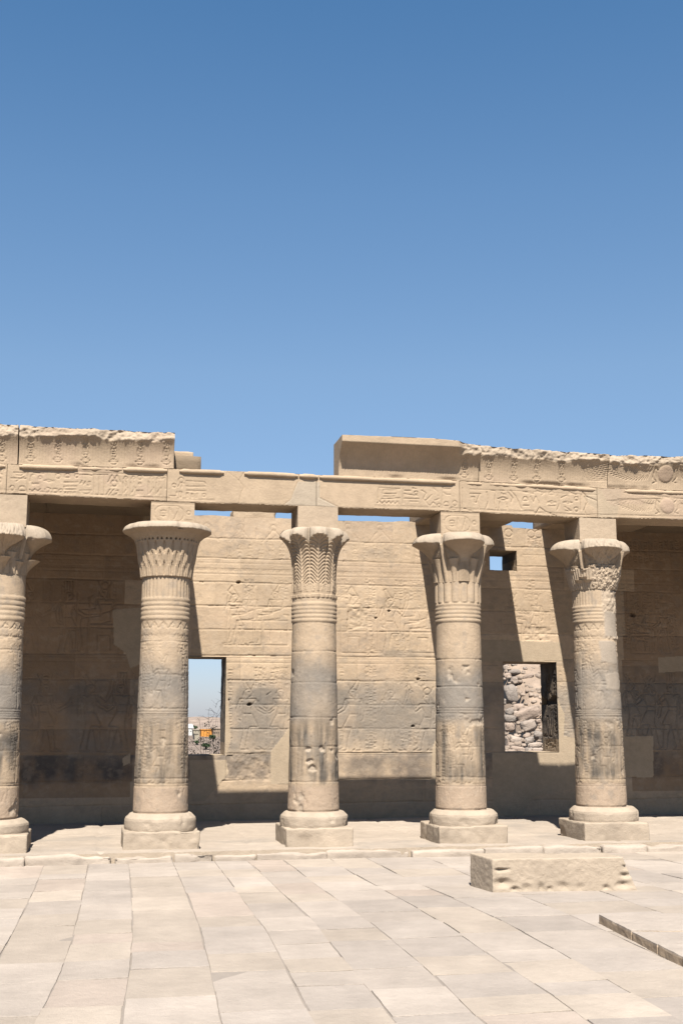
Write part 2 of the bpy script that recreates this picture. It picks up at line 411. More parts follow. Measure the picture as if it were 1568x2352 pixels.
for (xa, ya, xb, yb_, st) in ((540, 1582, 640, 1620, .75), (770, 1585, 800, 1620, .6), (870, 1495, 1005, 1508, .5), (600, 1500, 665, 1508, .3), (1010, 1580, 1110, 1660, .35),
                              (930, 1585, 1000, 1625, .45), (830, 1262, 900, 1280, .25), (330, 1500, 470, 1570, .4), (150, 1575, 320, 1640, .5), (1430, 1530, 1600, 1640, .5)):
    a, b = wconv(xa, yb_); c, e = wconv(xb, ya)
    m = sstep(a - .05, a + .05, U) * (1 - sstep(c - .05, c + .05, U)) * sstep(b - .03, b + .02, V) * (1 - sstep(e - .02, e + .03, V))
    K = mixc(K, m * st * np.clip(.8 + .7 * n3, 0, 1), GREY * .85)
n5 = fbm(U, 0, V * 1.4, 5.5, 5, 91, .65)
K = mixc(K, sstep(.08, .45, n5 + .25 * n1) * .28, GREY * 1.1); K = mixc(K, sstep(.1, .5, -n5 + .2 * n2) * .25, PALE)
# base course, dusty
K = mixc(K, (1 - sstep(.25, .75, V)) * .35, MORTAR * .9)
ws.K = K
ws.H = 0.006 * fbm(U, 0, V, 3.0, 4, 31) + 0.0025 * fbm(U, 0, V, 22, 2, 32)
H0 = ws.H.copy(); ws.H[:] = 0
for k, z in enumerate(courses[1:-1]):
    pts = [(x, z + 0.006 * math.sin(x * 2.3 + k) + 0.004 * math.sin(x * 9 + k * 2)) for x in np.arange(WX0, WX1, .18)]
    ws.line(pts, 0.014, 0.017, True)
for x, a, b in joints: ws.line([(x, a), (x + r1.uniform(-.01, .01), b)], 0.010, 0.010, True)
# chipped joints
for k in range(170):
    z = courses[1 + r1.randint(len(courses) - 2)]; x = r1.uniform(WX0, WX1); L_ = r1.uniform(.03, .16)
    ws.line([(x, z + r1.uniform(-.008, .004)), (x + L_ * .4, z + r1.uniform(-.016, .008)), (x + L_, z + r1.uniform(-.008, .004))], r1.uniform(.010, .022), r1.uniform(.008, .022), True)
# register bands
for y0, y1 in ((1315, 1326), (1509, 1525)):
    for y in (y0, (y0 * 2 + y1) / 3, y1):
        z = wconv(850, y)[1]; ws.line([(WX0, z), (WX1, z)], 0.009, 0.009, True)
zr = wconv(850, 1733)[1]; ws.line([(WX0, zr), (WX1, zr)], .01, .008, True)
def fig(x, ytop, ybot, face, kind, crown, **k):
    a, b = wconv(x, ybot); _, t = wconv(x, ytop); ws.figure(a, b, (t - b) * .97, face, kind, crown, **k)
def txt(x0, y0, x1, y1, seed, cell=.085, **k): ws.textpx(x0, y0, x1, y1, cell=cell, seed=seed, d=.012, lw=.009, **k)
# lower register
fig(565, 1560, 1722, 1, 'stand', 0); fig(648, 1560, 1722, -1, 'stand', 2)
txt(519, 1535, 537, 1722, 1); txt(584, 1532, 612, 1576, 2); txt(620, 1532, 664, 1576, 3); txt(608, 1676, 640, 1718, 33, cell=.1)
fig(815, 1560, 1724, -1, 'stand', 0); txt(778, 1530, 792, 1572, 4); txt(780, 1675, 790, 1716, 5)
txt(838, 1528, 865, 1722, 6); fig(893, 1562, 1724, 1, 'stand', 2); fig(985, 1575, 1724, -1, 'stand', 1)
txt(909, 1528, 940, 1575, 7); txt(918, 1650, 946, 1715, 8); txt(950, 1532, 978, 1578, 9); txt(950, 1660, 966, 1712, 10)
# upper register: enthroned figures
fig(575, 1345, 1482, -1, 'sit', 1); fig(635, 1345, 1482, -1, 'sit', 0); fig(535, 1345, 1482, 1, 'stand', 3)
txt(560, 1330, 586, 1378, 11); txt(640, 1332, 664, 1378, 12); txt(774, 1330, 800, 1378, 13)
fig(812, 1352, 1500, 1, 'sit', 3); txt(837, 1330, 862, 1452, 14); fig(893, 1352, 1505, 1, 'stand', 0)
txt(905, 1332, 935, 1382, 15); txt(940, 1332, 975, 1382, 16); fig(972, 1365, 1500, -1, 'sit', 2); txt(838, 1458, 862, 1506, 17); txt(908, 1458, 940, 1502, 18)
# frieze above
for k, x in enumerate(range(520, 1000, 24)):
    if 665 < x < 770: continue
    txt(x, 1248, x + 15, 1288, 20 + k, cell=.11, frame=False)
for x0, x1 in ((450, 660), (775, 950)):
    a, z = wconv(x0, 1240); b, _ = wconv(x1, 1240)
    for q in np.arange(a, b - .3, .62):
        ws.line([(q, z), (q + .2, z + .24), (q + .42, z)], .012, .010, True); ws.ell(q + .2, z + .26, .06, .06, .012, .010, True)
        ws.line([(q + .08, z), (q + .24, z + .12)], .010, .008, True); ws.line([(q + .5, z + .02), (q + .5, z + .25)], .012, .010, True)
a, z = wconv(450, 1312); b, _ = wconv(1000, 1312)
for q in np.arange(a, b, .11): ws.line([(q, z), (q + .03, z + .05), (q + .06, z)], .008, .007, True)
for y in (1296, 1302): z = wconv(850, y)[1]; ws.line([(WX0, z), (WX1, z)], .007, .006, True)
# bay right of the fourth column
fig(1235, 1362, 1470, -1, 'stand', 1); txt(1203, 1332, 1228, 1382, 50); txt(1262, 1350, 1272, 1440, 51); fig(1175, 1365, 1480, 1, 'sit', 1)
for x, y in ((1167, 1224), (1219, 1226), (1236, 1227)): ws.ell(x, y, 9, 9, .014, .014)
for x in (1165, 1219, 1236): txt(x - 8, 1236, x + 8, 1258, int(x), cell=.06, frame=False)
txt(1284, 1530, 1300, 1600, 52); txt(1292, 1625, 1312, 1688, 53); 
ws.line([(1200, 1275), (1262, 1276)], .01, .008)
# shaded bays, left and right
fig(60, 1335, 1500, 1, 'stand', 0, d=.018); fig(150, 1335, 1500, 1, 'stand', 2, d=.018); fig(240, 1335, 1500, -1, 'sit', 1, d=.018)
fig(95, 1545, 1725, 1, 'stand', 1, d=.02); fig(200, 1545, 1725, 1, 'stand', 0, d=.02); fig(280, 1545, 1725, -1, 'stand', 2, d=.02)
for k, x in enumerate((112, 125, 138, 176, 258, 300)): txt(x, 1340 + 200 * (k % 2), x + 11, 1480 + 220 * (k % 2), 60 + k, cell=.07)
for k, x in enumerate((1430, 1452, 1480, 1508, 1540)): txt(x, 1345 + 5 * k, x + 13, 1490, 70 + k, cell=.08)
fig(1450, 1545, 1690, 1, 'stand', 0, d=.02); fig(1500, 1545, 1720, -1, 'stand', 1, d=.02); fig(1550, 1545, 1720, -1, 'stand', 2, d=.02); fig(1470, 1385, 1500, 1, 'sit', 0, d=.02); fig(1530, 1385, 1500, -1, 'stand', 2, d=.02)
for k in range(12): txt(1430 + 12 * k, 1240, 1438 + 12 * k, 1290, 90 + k, cell=.07, frame=False)
fig(350, 1335, 1500, 1, 'stand', 0); fig(1040, 1560, 1722, 1, 'stand', 0); fig(1080, 1345, 1500, -1, 'stand', 1)
# wear: reliefs partly rubbed away
wear = np.clip(.80 + .9 * fbm(U, 0, V, 1.7, 3, 41), .3, 1)
ws.H = ws.H * wear + H0
# beam sockets and pits
for x, y, rr in ((548, 1337, .05), (573, 1619, .055), (524, 1608, .035), (863, 1420, .03), (948, 1669, .045), (960, 1560, .04), (1452, 1413, .08), (893, 1403, .035)):
    a, b = wconv(x, y); q = np.hypot((U - a) / 1.6, V - b + .02 * n3)
    ws.H -= .10 * (1 - sstep(rr * .35, rr * .55, q))
# smooth repair mortar
patches = [[(622, 1727), (665, 1671), (668, 1800), (622, 1800)], [(992, 1720), (1003, 1690), (1003, 1800), (990, 1800)],
           [(1100, 1468), (1290, 1476), (1293, 1519), (1100, 1519)], [(1130, 1728), (1282, 1728), (1282, 1610), (1296, 1640), (1294, 1690), (1320, 1696), (1320, 1810), (1225, 1830), (1180, 1900), (1130, 1840)],
           [(258, 1400), (330, 1395), (330, 1522), (300, 1535), (290, 1500), (262, 1480)], [(282, 1742), (300, 1728), (300, 1752), (284, 1760)], [(1425, 1690), (1500, 1690), (1500, 1785), (1425, 1785)],
           [(1510, 1510), (1600, 1505), (1600, 1540), (1512, 1545)], [(435, 1745), (520, 1745), (525, 1775), (470, 1840), (440, 1840)], [(505, 1520), (519, 1520), (519, 1512), (530, 1700), (519, 1740)]]
pw = (U + .03 * n3, V + .03 * n1)
for p_ in patches:
    o = Sheet.poly(ws, [(a + random.uniform(-1, 1), b) for a, b in p_])
    ws.K = mixc(ws.K, o * 1.0, MORTAR * (1.0 if p_[0][0] < 1000 else .97)); ws.H = np.where(o, 0.002 + .001 * n3, ws.H)
# rough scar below the right window and hacked zones
for p_ in ([(1205, 1440), (1265, 1440), (1262, 1472), (1200, 1470)], [(519, 1735), (610, 1727), (622, 1790), (519, 1790)], [(800, 1395), (850, 1395), (830, 1440), (795, 1450)]):
    o = Sheet.poly(ws, p_); ws.H = np.where(o, .6 * ws.H - .012 + .02 * fbm(U, 0, V, 14, 3, 51), ws.H)
# ragged top edge
top = np.array([wconv(850, 1199)[1]] * len(ws.u)) + .03 * fbm(ws.u, 0, 0, 1.6, 4, 61) + .02 * np.sign(vn(ws.u * 1.3, 0, 0, 62))
top = np.minimum(top, WTOP + .04)
P = ws.points(YW); P[..., 2] = np.minimum(P[..., 2], top[None, :])
uc = (ws.u[:-1] + ws.u[1:]) / 2; vc = (ws.v[:-1] + ws.v[1:]) / 2
keep = np.ones((len(vc), len(uc)), bool)
for o in list(OPEN.values()):
    keep &= ~((uc[None, :] > o[0]) & (uc[None, :] < o[1]) & (vc[:, None] > o[2]) & (vc[:, None] < o[3]))
keep &= ~(np.minimum(P[:-1, :-1, 2], P[:-1, 1:, 2]) >= np.minimum(top[:-1], top[1:])[None, :] - 1e-6)
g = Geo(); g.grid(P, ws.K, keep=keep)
# top, back and ends
ii = np.arange(0, len(ws.u), 4); T0 = np.stack([ws.u[ii], np.full(len(ii), YW), top[ii]], -1)
g.grid(np.stack([T0 + np.array((0, TW * t, 0)) + np.array((0, 0, 1)) * (.02 * fbm(ws.u[ii], t * 3, 0, 3, 3, 5) * (t > 0))[:, None] for t in np.linspace(0, 1, 6)]), SAND)
bx = sorted({WX0, WX1, NOTCH[0], NOTCH[1]} | {v for o in OPEN.values() for v in o[:2]} | set(np.arange(WX0 + .4, WX1, .6)))
bz = sorted({-.15, WTOP - .05, NOTCH[2], NOTCH[3]} | {v for o in OPEN.values() for v in o[2:]})
BX, BZ = np.meshgrid(bx, bz); bc, bd = (np.array(bx)[:-1] + np.array(bx)[1:]) / 2, (np.array(bz)[:-1] + np.array(bz)[1:]) / 2
kb = np.ones((len(bd), len(bc)), bool)
for o in list(OPEN.values()): kb &= ~((bc[None, :] > o[0]) & (bc[None, :] < o[1]) & (bd[:, None] > o[2]) & (bd[:, None] < o[3]))
g.grid(np.stack([BX, np.full(BX.shape, YW + TW), BZ], -1), SAND, keep=kb, flip=True)
for x in (WX0, WX1): g.add([(x, YW, -.15), (x, YW + TW, -.15), (x, YW + TW, WTOP), (x, YW, WTOP)], [[[0, 1, 2, 3]]], SAND)
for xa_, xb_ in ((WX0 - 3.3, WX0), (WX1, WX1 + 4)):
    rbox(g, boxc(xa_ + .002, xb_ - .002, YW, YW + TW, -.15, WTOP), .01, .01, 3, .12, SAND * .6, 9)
rbox(g, boxc(WX0 - 3.6, WX0 - 3.31, YB, YW + TW, -.15, WTOP), .01, .01, 3, .15, SAND, 9); rbox(g, boxc(WX1 + 4.01, WX1 + 4.3, YB, YW + TW, -.15, WTOP), .01, .01, 3, .15, SAND, 9)  # unseen cross walls, added to keep sky light out of the bay ends
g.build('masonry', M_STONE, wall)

def reveal_sheet(u0, u1, v0, v1, col, res=.02, amp=.012, seed=3):
    s = Sheet(u0, u1, v0, v1, res, col); s.H = amp * fbm(s.U, 0, s.V, 5, 4, seed); return s
def reveal(name, n, sides, jamb_art=None):
    o = OPEN[n]; g = Geo()
    Y0, Y1 = YW - .002, YW + TW + .01
    def wobble(P, ax, sg, amp, seed, edge=True):
        d = fbm(P[..., 0], P[..., 1], P[..., 2], 5, 4, seed) * amp
        P[..., ax] += sg * (np.abs(d)); return P
    yy = np.linspace(Y0, Y1, 46); zz = np.linspace(o[2] - .01, o[3] + .01, int((o[3] - o[2]) / .02) + 2); xx = np.linspace(o[0] - .01, o[1] + .01, int((o[1] - o[0]) / .03) + 2)
    Yg, Zg = np.meshgrid(yy, zz)
    nn = fbm(Yg, 0, Zg, 4, 4, 9)
    if 'l' in sides: g.grid(wobble(np.stack([np.full(Yg.shape, o[0] - .004), Yg, Zg], -1), 0, 1, .012, 11), mixc(np.zeros(Yg.shape + (3,)) + SAND * .9, .5 + nn, GREY))
    if 'r' in sides:
        s = Sheet(0, Y1 - Y0, o[2] - .01, o[3] + .01, .012, SAND * .9)
        Nn = fbm(s.U, 0, s.V, 3, 4, 10)
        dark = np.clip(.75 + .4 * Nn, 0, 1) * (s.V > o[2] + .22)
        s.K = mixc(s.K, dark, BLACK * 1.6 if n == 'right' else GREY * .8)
        if jamb_art: jamb_art(s)
        s.H += .010 * fbm(s.U, 0, s.V, 6, 4, 12)
        Pj = np.stack([o[1] + .004 - s.H - .006, Y0 + s.U, s.V], -1)
        if n == 'right':
            m = (s.V > NOTCH[2]) & (s.V < NOTCH[3] + .05 * np.sin(s.U * 9)); Pj[..., 0] = np.where(m, o[1] + .11, Pj[..., 0])
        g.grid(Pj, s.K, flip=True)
    Yg2, Xg2 = np.meshgrid(yy, xx)
    g.grid(wobble(np.stack([Xg2, Yg2, np.full(Yg2.shape, o[2] + .004)], -1), 2, -1, .02, 13), MORTAR, flip=False)
    g.grid(wobble(np.stack([Xg2, Yg2, np.full(Yg2.shape, o[3] - .004)], -1), 2, 1, .008, 14), SAND, flip=True)
    return g.build(name, M_ROUGH, wall)
def art_right(s):
    v0 = s.v[0]
    s.figure(.45, v0 + .30, 1.15, 1, 'stand', 0, d=.02, lw=.018); s.line([(.28, v0 + .3), (.28, v0 + 1.1)], .012, .016, True)
    s.text(.18, .7, v0 + .06, v0 + .24, cell=.09, d=.018, lw=.012, seed=4)
    s.K = np.where((s.V < v0 + .26)[..., None], SAND * .75, s.K)
    s.text(.05, .2, v0 + .35, v0 + 1.6, cell=.09, d=.014, lw=.012, seed=5)
reveal('window_reveal', 'left', 'lr', None); reveal('window_reveal', 'right', 'lr', art_right); reveal('opening_reveal', 'small', 'lr', None)

# ================================================================== ROOF SLABS (only some are left)
zr0 = WTOP - .05
def slab(x0, x1, label, zt=.30, y0=YB - .35, y1=YW + .45, z0=None, seed=3):
    g = Geo(); z0 = zr0 if z0 is None else z0
    n = max(1, int(round((x1 - x0) / 1.15)))
    rbox(g, boxc(x0, x1, y0, y1, z0, z0 + zt), .008, .010, 3, .09, SAND * (.5 if seed in (4, 5, 8) else .85), seed, chips=.012)  # slabs over the dark bays: soot plus bay shade put into the colour
    o = g.build('roof_slab', M_ROUGH, None, weld=True); return tag(o, label, 'roof slab', 'roof slabs bridging from the beams to the back wall')
xw = lambda x, y=1212: wconv(x, y)[0]
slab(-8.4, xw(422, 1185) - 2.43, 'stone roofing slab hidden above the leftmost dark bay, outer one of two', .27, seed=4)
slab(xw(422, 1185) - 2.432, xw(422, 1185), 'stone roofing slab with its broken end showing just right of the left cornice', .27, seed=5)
slab(xw(953, 1203), xw(1148), 'stone roofing slab over the fourth column that shades a strip of wall', .27, seed=6)
slab(xw(1241), xw(1241) + 1.9, 'stone roofing slab over the fifth column, its end beside the gap of sky', .27, seed=7)
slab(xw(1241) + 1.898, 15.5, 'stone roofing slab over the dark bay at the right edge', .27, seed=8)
g = Geo(); a = at(535, 1190, YW + .1); b = at(634, 1174, YW + .1)
rbox(g, boxc(a[0], b[0], YW + .06, YW + .6, WTOP - .06, b[2] + .03), .03, .03, 5, .04, SAND, 12, chips=.05)
tag(g.build('loose_stone', M_ROUGH, None, weld=True), 'rough leftover stone lying on top of the back wall beneath the thin beam', 'stone')

# ================================================================== COLUMNS
def pxcol(cfg):
    b = cfg['base']; X0 = at(b[0], b[1], YC)[0]; X1 = at(cfg['neck'][0], cfg['neck'][1], YC)[0]
    return (X0 + X1) / 2
def zpx(x, y, Y=None): return at(x, y, YC if Y is None else Y)[2]

class Col: pass
COLS = [
 dict(i=0, base=(-23, 1885), neck=(1, 1400), bottom=(40, 1964), plinth=(-100, 61, 1918), rb=(-112, 64, 1884), shaft=(63, 1885, 54, 1424), rings=(1366, 1424, 54), cap=1316, aba=(-38, 62, 1194), arch=1135,
      label='leftmost temple column, cut by the photo edge, with a stepped two tier flower capital'),
 dict(i=1, base=(367, 1870), neck=(382, 1400), bottom=(370, 1957), plinth=(281, 459, 1910), rb=(287, 449, 1872), shaft=(62.5, 1870, 53.5, 1423), rings=(1370, 1423, 53.5), cap=1324, aba=(347, 447, 1198), arch=1153,
      label='carved temple column with the wide round bell capital, second from the left'),
 dict(i=2, base=(720.5, 1866), neck=(720.5, 1400), bottom=(735, 1943), plinth=(657, 812, 1902), rb=(643, 799, 1866), shaft=(59, 1866, 50, 1428), rings=(1382, 1428, 50), cap=1374, aba=(684, 776, 1213), arch=1162,
      label='middle temple column with palm leaf capital and blackened plain shaft'),
 dict(i=3, base=(1062.5, 1862), neck=(1047, 1400), bottom=(1090, 1932), plinth=(1008, 1167, 1897), rb=(986, 1142, 1862), shaft=(58.5, 1862, 50.5, 1428), rings=(1383, 1428, 50.5), cap=1338, aba=(1012, 1101, 1221), arch=1176,
      label='temple column with flaring flower heads over thick bundled stems, left of the boulder filled window'),
 dict(i=4, base=(1383, 1855), neck=(1361, 1400), bottom=(1420, 1927), plinth=(1343, 1492, 1889), rb=(1308, 1464, 1855), shaft=(57.5, 1855, 48.5, 1429), rings=(1389, 1429, 48.5), cap=1353, aba=(1330, 1414, 1232), arch=1190,
      label='rightmost temple column with a hacked, broken capital and patched shaft'),
]
def stain_shaft(U, V, K, seed, strong=1.0):
    n1 = fbm(U, seed, V, 1.6, 4, seed + 1); n2 = fbm(U * 9, seed, V * 1.0, 1.2, 4, seed + 2); n3 = fbm(U, seed, V, 9, 3, seed + 3)
    K = mixc(K, sstep(1.65, 1.85, V) * (1 - sstep(2.45, 2.85, V + .3 * n1)) * np.clip(.80 + .7 * n1, .2, .92), GREY * 1.18)
    K = mixc(K, sstep(.84, 1.0, V + .10 * n2) * (1 - sstep(1.5, 1.9, V + .2 * n1)) * np.clip(.60 + 1.2 * n2 + .5 * n1, .05, .95) * strong, GREY * .46)
    K = mixc(K, (1 - sstep(.80, .86, V)) * .7, PALE * np.array((1.0, .93, .9)))
    K = mixc(K, np.clip(n3 * .6 - .1, 0, 1) * .4, PALE)
    return K
def tcs(cfg):
    return [zpx(cfg['base'][0], y, YC - .38) for y in (1806, 1740, 1674, 1600, 1520)]
for cfg in COLS:
    i = cfg['i']; X = pxcol(cfg); cfg['X'] = X
    zb = min(0.0, at(cfg['bottom'][0], cfg['bottom'][1], YC - .5)[2]); cfg['zb'] = zb
    root = empty('temple_column', (X, YC, zb), cfg['label'], 'column', 'carved columns of the colonnade'); cfg['root'] = root
    m0 = mpp(X, YC, .8); m1 = mpp(X, YC, 4.2)
    # square plinth
    pf = YC - .55
    x0, x1 = at(cfg['plinth'][0], cfg['bottom'][1], pf)[0], at(cfg['plinth'][1], cfg['bottom'][1], pf)[0]
    zp = at(cfg['bottom'][0], cfg['plinth'][2], pf)[2]
    g = Geo(); rbox(g, boxc(x0, x1, pf, pf + 1.07, zb - .05, zp), .014, .010, 3, .02, PALE * .95, 30 + i, .16, chips=.05, amp2=.004)
    g.build('plinth', M_ROUGH, root, weld=True)
    # rounded base drum
    zt = at(cfg['base'][0], cfg['rb'][2] + 0, YC - .45)[2]
    zt = zpx(cfg['base'][0], cfg['shaft'][1], YC - cfg['shaft'][0] * m0)
    rr = (cfg['rb'][1] - cfg['rb'][0]) / 2 * m0
    xb = at((cfg['rb'][0] + cfg['rb'][1]) / 2, 1890, YC)[0]
    prof = [(rr * .985, zp - .02), (rr, zp + .03), (rr, zp + (zt - zp) * .55), (rr * .985, zp + (zt - zp) * .7), (rr * .88, zt - .012), (rr * .83, zt), (.2, zt + .002)]
    tt = np.linspace(0, 1, 40); seg = np.interp(tt * (len(prof) - 1), range(len(prof)), [p[0] for p in prof]); sz_ = np.interp(tt * (len(prof) - 1), range(len(prof)), [p[1] for p in prof])
    th = np.linspace(0, 2 * math.pi, 120, endpoint=False)
    Rg = seg[:, None] + 0 * th[None, :]; Zg = sz_[:, None] + 0 * th
    sq = 1 + 0.07 * (1 - np.abs(np.cos(2 * th)))[None, :] * 0      # keep it round
    Px, Py = xb + Rg * np.sin(th), YC - Rg * np.cos(th)
    nz = fbm(Px, Py, Zg, 5, 4, 40 + i); ch = sstep(.15, .6, fbm(Px, Py, Zg, 7, 3, 60 + i)) * .025
    Rg2 = Rg + .007 * nz - ch * .8 * (Rg > .3)
    P = np.stack([xb + Rg2 * np.sin(th), YC - Rg2 * np.cos(th), Zg - .006 * nz], -1)
    g = Geo(); g.grid(P, PALE * (1 + .10 * nz)[..., None], wrap=True); g.build('base', M_ROUGH, root)
    # shaft with its rings and neck, relief cut in
    r_b, r_t = cfg['shaft'][0] * m0, cfg['shaft'][2] * mpp(X, YC, 3.3)
    z_b = zt - .01; z_r0 = zpx(X * 0 + cfg['neck'][0], cfg['rings'][1], YC - r_t); z_r1 = zpx(cfg['neck'][0], cfg['rings'][0], YC - r_t)
    z_c = zpx(cfg['neck'][0], cfg['cap'], YC - r_t) + .02
    circ = 2 * math.pi * (r_b + r_t) / 2
    s = Sheet(-circ / 2, circ / 2, z_b, z_c, .0125, SAND)
    U, V = s.U, s.V
    s.K = stain_shaft(U, V, s.K, 100 + i * 7, 1.0 if i != 1 else .8)
    s.K = s.K * (1 + .05 * fbm(U, i, V, 2, 3, 7))[..., None]
    n5 = fbm(U, i, V * .8, 8, 5, 93, .65); s.K = mixc(s.K, sstep(.05, .5, n5) * .40, GREY * 1.15); s.K = mixc(s.K, sstep(.1, .5, -n5) * .3, PALE)
    bed = 0.0035 * fbm(U * .5, i, V, 5, 4, 8 + i) + .002 * fbm(U, i, V, 30, 2, 9)
    jr = np.random.RandomState(i + 3)
    zj = z_b + jr.uniform(.42, .5); zjs = []
    while zj < z_r0 - .12:
        zjs.append(zj); zj += jr.uniform(.40, .52)
    for z in zjs:
        s.line([(u, z + .004 * math.sin(u * 7 + z * 9)) for u in np.linspace(-circ / 2, circ / 2, 30)], .011, .009, True)
        for k in range(3): u = jr.uniform(-.9, .9); s.line([(u, z), (u + jr.uniform(.01, .03), z + jr.uniform(-.012, .012)), (u + jr.uniform(.03, .08), z)], jr.uniform(.010, .018), jr.uniform(.006, .012), True)
        u = jr.uniform(-.4, .4); s.line([(u, z), (u + .01, z + .4)], .006, .004, True)
    phi = -math.atan2(X, YC) * (r_b + r_t) / 2          # arc position that faces the camera
    phi = -phi if False else phi
    f0 = -phi * 0
    def registers(z0, z1, seed, figs=True):
        for z in (z0, z0 + .03, z1, z1 - .03): s.line([(-circ / 2, z), (circ / 2, z)], .009, .009, True)
        if figs:
            h = (z1 - z0)
            for k, u in enumerate((-.62, -.28, .02, .34, .66)):
                if k % 2: s.text(u - .06, u + .10, z0 + h * .22, z1 - .1 * h, cell=.062, d=.008, lw=.007, seed=seed + k)
                else: s.figure(u - .04, z0 + .045, h * .70, 1 if k < 2 else -1, 'stand', (k + seed) % 4, d=.012, lw=.011)
            for u in (-.5, -.16, .20, .5): s.text(u - .02, u + .10, z1 - h * .22, z1 - .05, cell=.055, d=.008, lw=.007, seed=seed + 20)
    if i in (0, 1, 4):
        a, b, c, d_ = zpx(cfg['base'][0], 1806, YC - .38), zpx(cfg['base'][0], 1668 if i != 4 else 1637, YC - .38), zpx(cfg['base'][0], 1640, YC - .38), zpx(cfg['base'][0], 1502 if i != 0 else 1500, YC - .38)
        e = zpx(cfg['neck'][0], 1456, YC - .36)
        registers(a, c, 3 + i * 5); registers(c + .035, zpx(cfg['neck'][0], 1462, YC - .36), 9 + i * 5)
        u = -circ / 2
        while u < circ / 2:     # papyrus and basket frieze below the rings
            s.ell(u + .07, z_r0 - .20, .055, .05, .011, .011, True, 8, math.pi, 2 * math.pi); s.line([(u, z_r0 - .12), (u + .07, z_r0 - .03), (u + .14, z_r0 - .12)], .011, .011, True)
            s.glyph(u + .02, z_r0 - .12, .10, .07, .01, .009, jr); u += .15
        s.line([(-circ / 2, z_r0 - .22), (circ / 2, z_r0 - .22)], .01, .01, True)
        s.text(-.40, -.33, z_b + .5, z_r0 - .3, cell=.06, d=.010, lw=.008, seed=i)
    if i == 3:
        c = zpx(cfg['base'][0], 1627, YC - .38); a = zpx(cfg['base'][0], 1806, YC - .38)
        registers(a, c, 14)
        s.text(-.42, -.34, a, c, cell=.06, d=.010, lw=.008, seed=5)
    if i in (2,):
        for k in range(26):
            u = jr.uniform(-.6, .6); z = jr.uniform(.9, 1.45); s.line([(u, z), (u + jr.uniform(-.02, .02), z + jr.uniform(.08, .3))], .014, jr.uniform(.004, .012), True)
    for k in range(16):       # tool strokes on the foot
        u = jr.uniform(-.6, .6); z = z_b + jr.uniform(.05, .3); s.line([(u, z), (u + jr.uniform(-.06, .06), z + jr.uniform(.06, .2))], .010, jr.uniform(.003, .009), True)
    s.line([(-circ / 2, z_b + .015), (circ / 2, z_b + .015)], .016, .014, True)
    s.H = s.H * np.clip(.85 + .8 * fbm(U, i, V, 3, 3, 33), .35, 1) + bed
    dents = sstep(.42, .62, fbm(U, i * 3, V, 4, 4, 44 + i)) * (V < 2.6); s.H -= .02 * dents
    s.K = mixc(s.K, dents * .7, PALE)
    if i == 2:
        for (u, z, q) in ((-.12, 1.18, .06), (-.08, 1.08, .07), (.06, 1.36, .05), (-.14, 1.36, .05)):
            dd = np.hypot((U - u) / 1.4, V - z + .03 * fbm(U, 0, V, 12, 2, 3)); m = 1 - sstep(q * .5, q * .8, dd); s.H -= .03 * m; s.K = mixc(s.K, m * .9, PALE)
    # five torus rings
    nr = 5; zr_ = np.linspace(z_r0, z_r1, nr + 1)
    for k in range(nr):
        t = (V - zr_[k]) / (zr_[k + 1] - zr_[k]); m = (t >= 0) & (t <= 1)
        s.H = np.where(m, .001 + .014 * np.sqrt(np.clip(1 - (2 * t - 1) ** 2, 0, 1)) + .002 * fbm(U, i, V, 14, 2, 5), s.H)
    # neck reeds
    nk = V > z_r1
    tN = (V - z_r1) / (z_c - z_r1)
    ang = U / circ * 2 * math.pi
    if i == 1: s.H = np.where(nk, .016 * np.abs(np.cos(ang * 17)) ** .6 - .006, s.H)
    if i == 3:
        s.H = np.where(nk, .038 * np.abs(np.cos(ang * 8)) ** .5 - .016, s.H)
    if i == 4: s.H = np.where(nk & (ang < .1), .012 * np.abs(np.cos(ang * 21)) ** .6 - .004, s.H)
    if i == 0: s.H = np.where(nk, .002 * fbm(U, 0, V, 6, 3, 4), s.H)
    if i == 4:    # hacked right half and grey cement repairs
        hack = sstep(-.02, .04, U + .06 * fbm(U, 0, V, 5, 2, 3)) * (V > z_r0 - .25) 
        s.H = s.H * (1 - hack) + hack * (.004 + .022 * fbm(U, 3, V, 22, 3, 6)); s.K = mixc(s.K, hack * .6, PALE)
        for (u0_, u1_, y0_, y1_) in ((.02, .33, 1400, 1462), (-.10, .30, 1468, 1526), (-.02, .40, 1545, 1585)):
            za, zb_ = zpx(cfg['neck'][0], y1_, YC - .36), zpx(cfg['neck'][0], y0_, YC - .36); wob = .04 * fbm(U, 0, V, 4, 3, 13)
            m = sstep(u0_, u0_ + .03, U + wob) * (1 - sstep(u1_ - .03, u1_, U + wob)) * sstep(za, za + .03, V + wob) * (1 - sstep(zb_ - .03, zb_, V + wob))
            s.H = s.H * (1 - m) + .004 * m; s.K = mixc(s.K, m * .9, np.array((.212, .178, .142)))
        jag = sstep(.30, .36, U) * (1 - sstep(.5, .56, U)) * (V > 2.2) ; s.H -= jag * (.012 - .02 * fbm(U, 0, V, 16, 3, 3))
    rad = r_b + (r_t - r_b) * np.clip((V - z_b) / (z_r0 - z_b), 0, 1)
    A = U / circ * 2 * math.pi
    # seam turned to the back
    rad2 = rad + s.H
    P = np.stack([X + rad2 * np.sin(A), YC - rad2 * np.cos(A), V], -1)
    P[:, -1] = P[:, 0]
    g = Geo(); g.grid(P, s.K)
    g.add(np.concatenate([P[-1]]), [np.arange(len(P[-1]))[None]], SAND)
    g.build('shaft', M_STONE, root)
    cfg.update(rt=r_t, zc=z_c - .02, zr0=z_r0)
    # abacus
    a = cfg['aba']; xa0, xa1 = at(a[0], a[2] - 20, YF)[0], at(a[1], a[2] - 20, YF)[0]
    za1 = at((a[0] + a[1]) / 2, cfg['arch'], YF)[2]; za0 = at((a[0] + a[1]) / 2, a[2] + 12, YF)[2] - .02
